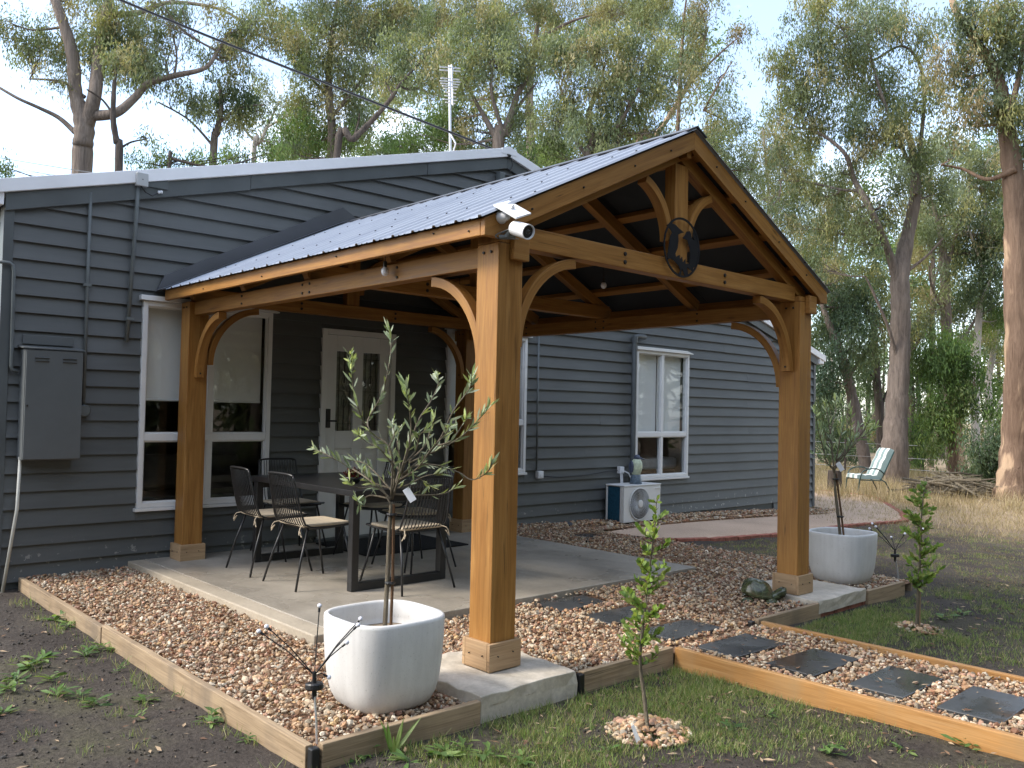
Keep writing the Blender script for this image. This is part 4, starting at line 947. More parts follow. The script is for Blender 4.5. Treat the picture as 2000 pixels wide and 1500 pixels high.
def sapling(base, depth, stem, label, sc, spread, n, stake):
    sp = thing('sapling', label, 'sapling', tuple(base), 'saplings in the lawn'); pts = curve([np.array(base) - np.array((0, 0, .03))] + [at(u, v, depth + random.uniform(-.03, .03)) for u, v in stem], 5)
    MB().tube(pts, np.linspace(.011, .002, len(pts)) * sc, 7).build('stem', M['stem'], sp, smooth_=True)
    br = MB(); lf = Leafy(); P, Dv, tt = resample(pts, .004)
    for i in range(n):
        k = int(len(P) * random.uniform(.30, .99)); p = P[k]; t = tt[k]; a = random.uniform(0, 6.28); L = spread * sc * random.uniform(.4, 1.3) * (1.2 - .8 * t) if t < .93 else .02 * sc
        d = np.array((math.cos(a) * .95, math.sin(a) * .95, .7)); tip = p + d * L; mid = p + d * L * .5 + np.array((math.cos(a), math.sin(a), 0)) * L * .12
        br.tube([p, mid, tip], [.0022 * sc, .0018 * sc, .001 * sc], 4, False)
        q, dq, tq = resample([p, mid, tip], .014 * sc); q = np.repeat(q, 2, 0); dq = np.repeat(dq, 2, 0); m_ = len(q)
        sd = rng.normal(size=(m_, 3)); dr = dq / (np.linalg.norm(dq, axis=1)[:, None] + 1e-9) + sd * .55 + np.array((0, 0, .25)); LL = rng.uniform(.024, .047, m_) * sc
        base_c = np.array([(.18, .27, .06), (.24, .33, .08), (.13, .21, .055), (.30, .36, .10)])[rng.integers(0, 4, m_)] * rng.uniform(.8, 1.2, (m_, 1))
        lf.add(*leaves(q, dr, LL, LL * rng.uniform(.42, .58, m_), base_c, ((.35, .8), (.7, .95)), curl=-.1))
    br.build('twigs', M['twig'], sp); lf.obj('leaves', sp)
    if stake: MB().tube([np.array(base) + RT * .02 - UP * .05, at(stake[0], stake[1], depth)], .006 * sc, 7).build('stake', M['timber_pale'], sp)
    return sp
s1 = sapling(S1, float((S1 - CAM) @ FW), [(1258, 1360), (1250, 1290), (1256, 1220), (1266, 1130), (1276, 1050), (1283, 972)], 'leafy green sapling in the foreground lawn before the stepping stones', 1.0, .115, 46, None)
sapling(S2, float((S2 - CAM) @ FW), [(1794, 1150), (1797, 1080), (1800, 1010), (1806, 945)], 'leafy green sapling tied to a stake beyond the garden path', 1.25, .105, 46, (1797, 1035))
tg = at(1238, 1432, 3.86); q = [tg, tg + RT * .016, tg + RT * .026 - UP * .03 + RT * .012, tg + RT * .016 - UP * .045]
tag(MB().prism([tg + UP * .03 - RT * .012, tg + UP * .04, tg + RT * .03 - UP * .03, tg + RT * .012 - UP * .045], FW * .0015).build('plant_label', M['white_plastic']), 'white plastic plant label stuck in the pebbles by the near sapling', 'plant label')

# ================================================================== table and chairs
tb = thing('dining_table', 'black outdoor dining table with square loop legs on the slab', 'table', (.81, -1.43, 0))
MB().box(.36, 1.26, -2.27, -.62, .69, .735).build('table_top', M['table_black'], tb, bevel=.006)
for y in (-2.2, -.69):
    lg = MB(); w = .03
    lg.box(.40 - w, .40 + w, y - w, y + w, 0, .689); lg.box(1.21 - w, 1.21 + w, y - w, y + w, 0, .689); lg.box(.40 + w, 1.21 - w, y - w, y + w, .0, .06); lg.box(.40 + w, 1.21 - w, y - w, y + w, .635, .689)
    lg.build('leg_frame', M['table_black'], tb, bevel=.004)
def chair_proto():
    c = thing('dining_chair', 'x', 'chair', (0, 0, 0), 'black wire dining chairs'); m = M['black_metal']; sw_, sd_ = .215, .21
    prof = [(.215, .447), (.1, .436), (-.08, .43), (-.165, .445), (-.205, .50), (-.235, .60), (-.262, .72), (-.285, .825)]
    pr = curve([np.array((x, 0, z)) for x, z in prof], 4)
    fr = MB()
    def wy(p): return sw_ - .03 * max(0, (p[2] - .5) / .33)
    for s in (-1, 1): fr.tube([np.array((p[0], s * wy(p), p[2] + .012 * (p[2] < .46))) for p in pr], .008, 7)
    fr.tube(curve([np.array((pr[-1][0], -wy(pr[-1]), pr[-1][2])), np.array((pr[-1][0] - .012, -.12, pr[-1][2] + .012)), np.array((pr[-1][0] - .014, .12, pr[-1][2] + .012)), np.array((pr[-1][0], wy(pr[-1]), pr[-1][2]))], 4), .009, 7)
    fr.tube([(.215, -sw_, .458), (.222, 0, .455), (.215, sw_, .458)], .009, 7); fr.build('frame', m, c, smooth_=True)
    sp = MB()
    for k in range(1, 14):
        f = -1 + 2 * k / 14; sp.tube([np.array((p[0] - .016 * (1 - f * f) * (p[2] > .45), f * wy(p), p[2] - .008 * (1 - f * f) * (p[2] < .46))) for p in pr[::2]], .0042, 5, False)
    tag(sp.build('wire_spindles', m, c, smooth_=True), kind='stuff')
    for sx in (-1, 1):
        for sy in (-1, 1): MB().tube([(sx * .15, sy * .18, .437), (sx * .19 + (.0 if sx > 0 else -.03), sy * .215, .22), (sx * .225 + (.02 if sx > 0 else -.05), sy * .25, 0)], .0085, 7).build('leg', m, c, smooth_=True)
    cu = MB(); cu.box(-.19, .2, -.19, .19, .447, .472); cu.build('cushion', M['cushion'], c, bevel=.01)
    for s in (-1, 1): MB().tube(curve([(-.17, s * .17, .46), (-.225, s * .2, .45), (-.24, s * .215, .40), (-.225, s * .19, .43), (-.23, s * .23, .385)], 3), .004, 5).build('cushion_tie', M['cushion'], c)
    return c
ch0 = chair_proto()
CH = [((.335, -1.735), 0, 'black wire dining chair on the left side of the table, closest to the planter'), ((.335, -1.07), -4, 'black wire dining chair on the left side of the table, closest to the window'),
      ((.87, -.40), -90, 'black wire dining chair at the wall end of the table'), ((.815, -2.28), 93, 'black wire dining chair at the near end of the table behind the olive trunk'),
      ((1.36, -1.62), 178, 'black wire dining chair on the far right side of the table, nearer the camera'), ((1.38, -.98), 183, 'black wire dining chair on the far right side of the table, nearer the door')]
for i, ((x, y), a, lab) in enumerate(CH):
    o = ch0 if i == 0 else copy_tree(ch0); o.location = (x, y, 0.001); o.rotation_euler = (0, 0, R(a)); o['label'] = lab
vz = thing('flower_bowl', 'dark red flower arrangement in a low bowl on the black table', 'flowers', (.70, -1.70, .735))
MB().lathe((.70, -1.70, .736), [(0, 0), (.04, 0), (.07, .03), (.075, .05), (.068, .05), (0, .035)], 18).build('bowl', M['black_plastic'], vz, smooth_=True)
fl = Leafy(); n = 260; c = rng.normal(size=(n, 3)) * np.array((.03, .03, .022)) + np.array((.70, -1.70, .80)); fl.add(*leaves(c, rng.normal(size=(n, 3)) + np.array((0, 0, .4)), rng.uniform(.018, .035, n), rng.uniform(.012, .02, n), np.array([(.10, .012, .015), (.06, .01, .012), (.04, .06, .02)])[rng.integers(0, 3, n)]))
fl.obj('petals', vz)['kind'] = 'stuff'
tag(MB().box(1.30, 2.48, -1.03, -.12, .001, .014).build('door_mat', M['mat_black'], bevel=.004), 'large black rubber mat on the slab in front of the door', 'mat')

# ================================================================== solar stake lights
def stake_light(base, depth, foot, hub, bulbs, label, sc):
    s = thing('solar_stake_light', label, 'garden light', tuple(base), 'solar firefly lights'); h = at(*hub, depth); b = np.array(base)
    MB().tube([b - np.array((0, 0, .06)), b * .5 + h * .5, h - UP * .02], .0052 * sc, 7).build('stake', M['aluminium'], s)
    MB().lathe(h, [(0, -.014), (.034, -.014), (.038, -.008), (.038, .008), (.034, .014), (0, .014)], 20, (0.05, 0.1, 1)).build('solar_hub', M['black_plastic'], s, smooth_=False)
    MB().tube([h - UP * .055, h - UP * .02, h + UP * .06], [.009, .011, .008], 8).build('collar', M['black_plastic'], s)
    for i, (u, v) in enumerate(bulbs):
        dd = .06 * math.sin(i * 2.4 + 1); e = at(u, v, depth + dd); g = h + UP * .045; m_ = .5 * (e + g) + np.array((0, 0, .012))
        w = MB().tube([g, m_, e], .0026 * sc, 6).build('wire_stem', M['black_metal'], s); d = (e - m_) / np.linalg.norm(e - m_)
        MB().tube([e - d * .022, e - d * .006], .0052 * sc, 7).build('lamp_holder', M['black_plastic'], s); MB().ball(e + d * .004, .0098 * sc, 12, 8).build('globe', M['bulb'], s, smooth_=True)
stake_light((-1.19, -4.46, -.09), 3.63, None, (614, 1340), [(624, 1185), (507, 1234), (522, 1225), (703, 1210), (698, 1222), (676, 1256), (641, 1322)], 'black firefly stake light with pale globes at the front left corner of the edging', 1.0)
sb = on_ground(1757, 1138); stake_light(sb, float((sb - CAM) @ FW), None, (1748, 1085), [(1699, 1033), (1704, 1023), (1711, 1029), (1741, 1050), (1767, 1043), (1803, 1033)], 'black firefly stake light with pale globes beyond the second white planter', 1.15)

# ================================================================== turtle ornament
tu = thing('turtle_ornament', 'glossy green ceramic turtle ornament on the gravel by the right-hand post', 'ornament', (2.80, -4.15, -.06)); cz = -.055
hd = np.array((.55, -.83, 0)); sdv = np.array((.83, .55, 0)); c0 = np.array((2.77, -4.10, cz))
def turtle_mat():
    m, nt, b = mat('green_ceramic', .22, .6); w = wpos(nt); vo = nt.nodes.new('ShaderNodeTexVoronoi'); vo.feature = 'DISTANCE_TO_EDGE'; vo.inputs['Scale'].default_value = 17; nt.links.new(w, vo.inputs['Vector'])
    c = ramp(nt, noise(nt, w, 14, 4), [(.3, (.022, .03, .016)), (.55, (.06, .065, .03)), (.75, (.12, .09, .05))]); c = mix(nt, ramp(nt, vo.outputs[0], [(.0, .8), (.09, 0.)]), c, (.10, .12, .06))
    nt.links.new(c, b.inputs['Base Color']); bump(nt, b, vo.outputs[0], .35, .01); return m
M['ceramic'] = turtle_mat()
def tp_(f, s, z): return c0 + (hd * f + sdv * s + np.array((0, 0, z))) * .82
vs = []; fs = []; nu, nv = 26, 9
for i in range(nv + 1):
    ph = (math.pi / 2) * i / nv
    for k in range(nu):
        th = 2 * math.pi * k / nu; rr = math.cos(ph) ** .8; vs.append(tp_(-.02 + .15 * rr * math.cos(th), .12 * rr * math.sin(th), .05 + .15 * math.sin(ph) + .012 * math.sin(5 * th) * math.sin(2 * ph) - .03 * math.cos(th) * rr))
for i in range(nv):
    for k in range(nu): fs.append((i * nu + k, i * nu + (k + 1) % nu, (i + 1) * nu + (k + 1) % nu, (i + 1) * nu + k))
fs.append(tuple(range(nu - 1, -1, -1))); MB().add(vs, fs).build('shell', M['ceramic'], tu, smooth_=True)
MB().tube(curve([tp_(.06, 0, .035), tp_(.12, 0, .045), tp_(.17, .01, .08), tp_(.21, .012, .098), tp_(.235, .014, .098)], 4), [.045, .045, .042, .04, .038, .037, .036, .036, .037, .038, .039, .04, .04, .037, .032, .026, .012], 12).build('head', M['ceramic'], tu, smooth_=True)
for f, s in ((.10, .10), (.10, -.10), (-.11, .10), (-.11, -.10)): MB().ball(tp_(f, s, .02), .05, 12, 8, (1.2, .8, .5)).build('flipper', M['ceramic'], tu, smooth_=True)
for s in (-1, 1): MB().ball(tp_(.225, .012 + s * .03, .112), .008, 8, 6).build('eye', M['black_plastic'], tu, smooth_=True)

# ================================================================== air conditioner and the bird ornament on it
AX0, AX1, AY0, AY1, AZ0, AZ1 = 5.60, 6.36, -.40, -.09, -.075, .40
ac = thing('air_conditioner', 'cream outdoor air conditioning unit with round fan guard under the window', 'air conditioner', ((AX0 + AX1) / 2, -.25, AZ0))
for x in (AX0 + .1, AX1 - .16): MB().box(x, x + .06, AY0 - .01, AY1 + .02, AZ0 - .05, AZ0 - .001).build('foot', M['foot_fan_shade'], ac)
sh = MB(); sh.box(AX0, AX1, AY0, AY0 + .02, AZ0, AZ1 - .012, 0); sh.box(AX1 - .02, AX1, AY0 + .0205, AY1, AZ0, AZ1 - .012); sh.box(AX0, AX0 + .018, AY0 + .0205, AY0 + .07, AZ0, AZ1 - .012, 2); sh.box(AX0, AX0 + .018, AY1 - .03, AY1, AZ0, AZ1 - .012, 2); sh.box(AX0 + .02, AX1 - .021, AY1 - .02, AY1, AZ0, AZ1 - .012)
sh.build('casing', M['aircon'], ac, bevel=.006); MB().box(AX0 - .006, AX1 + .006, AY0 - .008, AY1 + .005, AZ1 - .011, AZ1 + .006).build('lid', M['aircon'], ac, bevel=.006)
MB().box(AX0 + .006, AX0 + .02, AY0 + .072, AY1 - .032, AZ0 + .01, AZ1 - .02).build('coil', M['coil'], ac); MB().box(AX1 - .12, AX1 - .01, AY0 - .009, AY0 - .0005, AZ1 - .06, AZ1 - .05).build('handle_grip', M['aircon'], ac)
fc = np.array((AX0 + .31, AY0 - .004, (AZ0 + AZ1) / 2 - .005)); fr = .205
MB().lathe(fc + np.array((0, .0015, 0)), [(0, 0), (fr, 0)], 40, (0, -1, 0), cap=False).build('fan_shade_disc', M['foot_fan_shade'], ac)  # flat black disc on the front panel, painting the shade behind the guard
gd = MB()
for k in range(56):
    a = 2 * math.pi * k / 56; pts = [fc + np.array((math.cos(a + .9 * t) * (.045 + (fr - .045) * t), -.008 - .012 * math.sin(math.pi * t), math.sin(a + .9 * t) * (.045 + (fr - .045) * t))) for t in np.linspace(0, 1, 6)]; gd.tube(pts, .0036, 4, False)
for r in (.09, .13, .17): gd.tube([fc + np.array((r * math.cos(a), -.014, r * math.sin(a))) for a in np.linspace(0, 2 * math.pi, 33)], .002, 4, False)
tag(gd.build('fan_guard', M['fan_grey'], ac), kind='stuff')
MB().tube([fc + np.array((fr * math.cos(a), -.006, fr * math.sin(a))) for a in np.linspace(0, 2 * math.pi, 41)], .008, 7).build('guard_ring', M['aircon'], ac, smooth_=True); MB().lathe(fc + np.array((0, -.012, 0)), [(.05, 0), (.05, .012), (.04, .018), (0, .02)], 24, (0, -1, 0)).build('guard_hub', M['aircon'], ac)
for (x, z0, z1) in ((AX0 + .33, .41, .62), (AX0 + .36, .41, .60)): MB().tube([(x, -.07, AZ1 + .0), (x + .004, -.05, z1)], .011, 8).build('refrigerant_pipe', M['white_plastic'], ac)
bd = thing('bird_ornament', 'small painted bird ornament on a blue stump standing on the air conditioner', 'ornament', (5.98, -.28, AZ1 + .006)); bz = AZ1 + .006; bc = np.array((5.98, -.28, bz))
M['bird_blue'] = plain('blue_grey_glaze', (.10, .14, .18), .4, .5, var=.3, scale=40); M['bird_pale'] = plain('pale_green_glaze', (.52, .58, .42), .45, .4, var=.25, scale=30); M['bird_dark'] = plain('dark_blue_glaze', (.06, .075, .12), .4, .5, var=.3, scale=40)
MB().lathe(bc, [(0, 0), (.082, 0), (.078, .04), (.066, .10), (.06, .12), (0, .122)], 16).build('stump', M['bird_blue'], bd, smooth_=True)
MB().lathe(bc + np.array((0, 0, .10)), [(.03, 0), (.055, .03), (.075, .09), (.08, .14), (.07, .19), (.05, .22), (.03, .235), (0, .24)], 20, (.05, -.03, 1)).build('body', M['bird_pale'], bd, smooth_=True)
hd_ = MB(); hd_.ball(bc + np.array((.01, -.01, .345)), .044, 16, 10, (1, 1, .95)); hd_.build('head', M['bird_dark'], bd, smooth_=True)
MB().tube([bc + np.array((.03, -.04, .345)), bc + np.array((.075, -.085, .325))], [.015, .003], 8).build('beak', M['bird_dark'], bd)
MB().ball(bc + np.array((.035, -.02, .332)), .03, 12, 8).build('cheek', M['linen'], bd, smooth_=True)
for s in (-1, 1): MB().ball(bc + np.array((.072 * s, .02, .225)), .06, 12, 8, (.35, .7, 1.35)).build('wing', M['bird_dark'], bd, smooth_=True)

# ================================================================== camera, solar panel and wall art on the gable
scm = thing('security_camera', 'white cylindrical security camera on top of the near post', 'camera', tuple(at(1003, 462, 4.42)))
a, b = at(1004, 445, 4.42), at(1039, 455, 4.30); d = (b - a) / np.linalg.norm(b - a)
MB().lathe(a, [(0, 0), (.033, .0), (.0375, .006), (.0375, .115), (.0385, .117), (.0385, .128), (.034, .128), (.032, .118), (0, .118)], 28, d).build('body', M['white_plastic'], scm, smooth_=False)
MB().lathe(a, [(0, .1185), (.0318, .1185)], 24, d, cap=False).build('lens_face', M['black_plastic'], scm); MB().ball(a + d * .119, .014, 12, 8).build('lens', M['glass'], scm, smooth_=True)
pm = at(990, 462, 4.46); MB().tube(curve([a + d * .02, a - d * .02 - UP * .012, pm], 4), .013, 8).build('mount', M['conduit'], scm); MB().tube([pm - RT * .04 - UP * .004, pm + RT * .045 + UP * .004], .011, 8).build('mount_plate', M['conduit'], scm)
for k in range(4): MB().tube(curve([a - d * .005, pm + RT * (.02 * k - .05) + UP * .012, pm + RT * (.03 * k - .05) - UP * .008, pm + FW * .08 + RT * .02 * k], 5), .003, 5).build('cable_loop', M['conduit'], scm)
spn = thing('solar_charger', 'small white-backed solar charger on a round bracket at the corner of the gable', 'solar charger', tuple(at(975, 425, 4.47)))
A_, B_, C_ = at(964, 399, 4.45), at(994, 391, 4.56), at(1038, 416, 4.45); D_ = A_ + C_ - B_; nn = np.cross(B_ - A_, D_ - A_); nn /= np.linalg.norm(nn); nn = nn if nn @ (CAM - A_) < 0 else -nn
MB().prism([A_, B_, C_, D_], nn * .010).build('panel', M['white_plastic'], spn, bevel=.002); sh_ = lambda p: p + ((A_ + C_) / 2 - p) * .08 + nn * .0105
MB().prism([sh_(A_), sh_(B_), sh_(C_), sh_(D_)], nn * .001).build('cells', M['bird_dark'], spn)
b0 = np.array((-.125, -4.3255, 2.335)); MB().lathe(b0, [(0, 0), (.034, 0), (.036, .008), (.03, .016), (.022, .05), (.014, .06), (0, .06)], 18, (0, -1, 0)).build('bracket', M['white_plastic'], spn, smooth_=True)
MB().tube([b0 + np.array((0, -.05, 0)), (A_ + C_) / 2 - nn * .02, (A_ + C_) / 2], [.009, .009, .012], 8).build('arm', M['white_plastic'], spn)

art = thing('metal_wall_art', 'round black metal cut-out of two birds facing each other hung on the king post', 'wall art', (RX, -4.25, 2.22)); AC_ = np.array((RX - .03, -4.262, 2.422)); AR = .195
def a2(x, z): return AC_ + np.array((x * AR, 0, z * AR))
rg = MB()
for k in range(48):
    t0, t1 = 2 * math.pi * k / 48, 2 * math.pi * (k + 1) / 48; rg.prism([a2(math.cos(t0), math.sin(t0)), a2(math.cos(t1), math.sin(t1)), a2(.93 * math.cos(t1), .93 * math.sin(t1)), a2(.93 * math.cos(t0), .93 * math.sin(t0))], (0, .005, 0))
rg.build('ring', M['art_black'], art)
bl_ = [(-.86, .62), (-.6, .74), (-.36, .70), (-.2, .62), (.10, .52), (-.12, .45), (-.22, .40), (-.20, .2), (-.24, -.05), (-.36, -.25), (-.30, -.40), (-.55, -.42), (-.78, -.30), (-.72, -.05), (-.66, .25), (-.55, .42), (-.66, .52)]
br_ = [(.02, .33), (.14, .42), (.26, .58), (.42, .62), (.50, .52), (.55, .38), (.86, .30), (.93, .05), (.90, -.25), (.82, -.5), (.62, -.62), (.42, -.5), (.46, -.2), (.42, .05), (.30, .28), (.2, .30)]
lf_ = [(-.8, -.3), (-.5, -.36), (-.28, -.34), (-.12, -.26), (-.1, -.42), (.02, -.3), (.06, -.5), (.2, -.36), (.22, -.52), (.45, -.48), (.66, -.6), (.6, -.72), (.3, -.62), (.36, -.85), (.2, -.96), (.02, -.7), (-.06, -.97), (-.2, -.93), (-.05, -.78), (-.18, -.62), (-.4, -.5), (-.62, -.44), (-.76, -.5)]
sc_ = [(.62, .72), (.78, .5), (.92, .34), (.9, .15), (.7, .34), (.58, .5)]
for nm, pl, yy in (('left_bird', bl_, .001), ('right_bird', br_, .0012), ('gum_leaves', lf_, .0016), ('wing', sc_, .002)): MB().prism([a2(x, z) + np.array((0, yy, 0)) for x, z in pl], (0, .004, 0)).build(nm, M['art_black'], art)
MB().tube([a2(-.05, -.97), a2(.1, .93)], .0001, 4) if 0 else None

# ================================================================== aerial and overhead cables
an = thing('television_aerial', 'tall aluminium television aerial on the house roof', 'aerial', tuple(at(879, 300, 13.0))); dp = 13.0
mb0 = at(880, 330, dp); MB().tube([mb0, at(878, 128, dp)], .021, 8).build('mast', M['aluminium'], an)
for v, hw, oy in ((131, 21, 0), (137, 21, 1), (153, 19, 0), (158, 21, .2), (163, 19, .5), (168, 16, 0), (173, 13, .4), (180, 12, .2), (187, 11, 0), (194, 14, .3), (200, 10, 0)):
    MB().tube([at(880 - hw, v - .5, dp - .35 + oy * .5), at(879 + hw * .95, v + 2.5, dp - .15 + oy * .5)], .0085, 6).build('element', M['aluminium'], an)
MB().tube([at(882, 127, dp), at(884, 205, dp - .3)], .012, 6).build('boom', M['aluminium'], an); MB().tube([at(880, 262, dp), at(890, 280, dp - .1), at(884, 300, dp)], .012, 6).build('stay', M['aluminium'], an)
cp = [at(-260, -215, 8.5), at(240, 2, 9.3), at(620, 156, 9.85), np.array((3.79, -.09, 4.36))]
tag(MB().tube(curve(cp, 8), .0145, 6).build('overhead_cable', M['black_plastic']), 'thick black overhead cable running down to the house gable', 'cable')
tag(MB().tube(curve([at(-120, 288, 10.5), at(120, 328, 8.6), np.array((-.45, -.11, 3.24))], 6), .0035, 5).build('overhead_wire', M['black_plastic']), 'thin black wire reaching the connection box at the left', 'wire')

# ================================================================== far garden: chair, stump, fence, branch pile
gc = thing('garden_chair', 'garden armchair with green and white striped cushion by the trees', 'garden chair', (0, 0, 0)); gm = M['green_metal']
def stripes():
    m, nt, b = mat('striped_fabric', .9, .1); s = nt.nodes.new('ShaderNodeSeparateXYZ'); nt.links.new(coord(nt, 'Object'), s.inputs[0]); mm = nt.nodes.new('ShaderNodeMath'); mm.operation = 'MULTIPLY'; mm.inputs[1].default_value = 4.6; nt.links.new(s.outputs['Y'], mm.inputs[0])
    f = nt.nodes.new('ShaderNodeMath'); f.operation = 'FRACT'; nt.links.new(mm.outputs[0], f.inputs[0]); c = ramp(nt, f.outputs[0], [(.0, (.68, .68, .64)), (.46, (.68, .68, .64)), (.5, (.20, .27, .27)), (.96, (.20, .27, .27))]); c.node.color_ramp.interpolation = 'CONSTANT'; nt.links.new(c, b.inputs['Base Color']); return m
M['stripe'] = stripes()
def cushion(p, q, w, th):
    p = np.array(p, float); q = np.array(q, float); d = q - p; up = np.array((-d[2], 0, d[0])); up /= np.linalg.norm(up); L = []
    for t in np.linspace(0, 1, 15):
        bulge = th * (.8 + .2 * abs(math.sin(t * math.pi * 3.0))); c = p + d * t; L.append([c + np.array((0, -w / 2, 0)), c + np.array((0, -w / 2 + .03, 0)) + up * bulge, c + np.array((0, w / 2 - .03, 0)) + up * bulge, c + np.array((0, w / 2, 0))])
    return MB().strip(L)
cushion((-.30, 0, .37), (.22, 0, .35), .52, .09).build('seat_cushion', M['stripe'], gc, smooth_=False); cushion((.20, 0, .36), (.50, 0, .98), .52, .10).build('back_cushion', M['stripe'], gc)
for s in (-1, 1):
    MB().tube(curve([(-.30, s * .29, 0), (-.27, s * .29, .34), (-.18, s * .3, .54), (.1, s * .3, .58), (.28, s * .28, .47)], 4), .014, 7).build('arm', gm, gc, smooth_=True)
    MB().tube([(.46, s * .29, 0), (.30, s * .28, .30), (.18, s * .27, .37)], .014, 7).build('leg', gm, gc, smooth_=True); MB().tube([(-.28, s * .27, .345), (.2, s * .27, .33), (.49, s * .27, .95)], .013, 7).build('rail', gm, gc, smooth_=True)
gp = on_ground(1690, 967); gc.location = (gp[0], gp[1], float(ground_z(gp[0], gp[1]))); gc.rotation_euler = (0, 0, R(-38))
sp_ = on_ground(1630, 958); mb = MB(); mb.lathe((sp_[0], sp_[1], sp_[2] - .05), [(.19, 0), (.165, .1), (.15, .45), (.145, .5), (0, .505)], 14); tag(mb.build('tree_stump', M['bark_dark']), 'squat tree stump beside the path near the striped chair', 'stump')
fe = thing('wire_fence', 'low wire fence with thin posts running under the trees', 'fence', tuple(on_ground(1750, 938))); fp = [on_ground(u, v) for u, v in ((1580, 926), (1650, 932), (1760, 938), (1880, 946), (2080, 962))]
for i, p in enumerate(fp): MB().tube([p - np.array((0, 0, .1)), p + np.array((random.uniform(-.03, .03), 0, 1.05))], .03, 6).build('post', M['bark_dark'], fe)
for h in (.3, .6, .95): MB().tube([p + np.array((0, 0, h)) for p in fp], .006, 4).build('wire', M['aluminium'], fe)
pl = MB(); lit = random.Random(4)
for i in range(150):
    u = lit.gauss(1868, 42); v = lit.uniform(948, 978) ; p = on_ground(u, 972 - abs(u - 1868) * .09 + lit.uniform(-6, 4)); hgt = max(.02, .42 * (1 - abs(u - 1868) / 110)) * lit.uniform(.05, 1); a = lit.uniform(0, 6.28); L = lit.uniform(.25, .8)
    d = np.array((math.cos(a), math.sin(a), lit.uniform(-.25, .3))) * L; c = p + np.array((0, 0, hgt + .04)); r = lit.uniform(.008, .028)
    q = [c - d, c + np.array((lit.uniform(-.1, .1), lit.uniform(-.1, .1), lit.uniform(-.02, .08))), c + d]
    for k in range(3): q[k][2] = max(q[k][2], float(ground_z(q[k][0], q[k][1])) + .01)
    pl.tube(q, [r, r * .8, r * .4], 5)
tag(pl.build('branch_pile', M['stem']), 'tangled pile of fallen branches under the trees at the right', 'branch pile', kind='stuff')
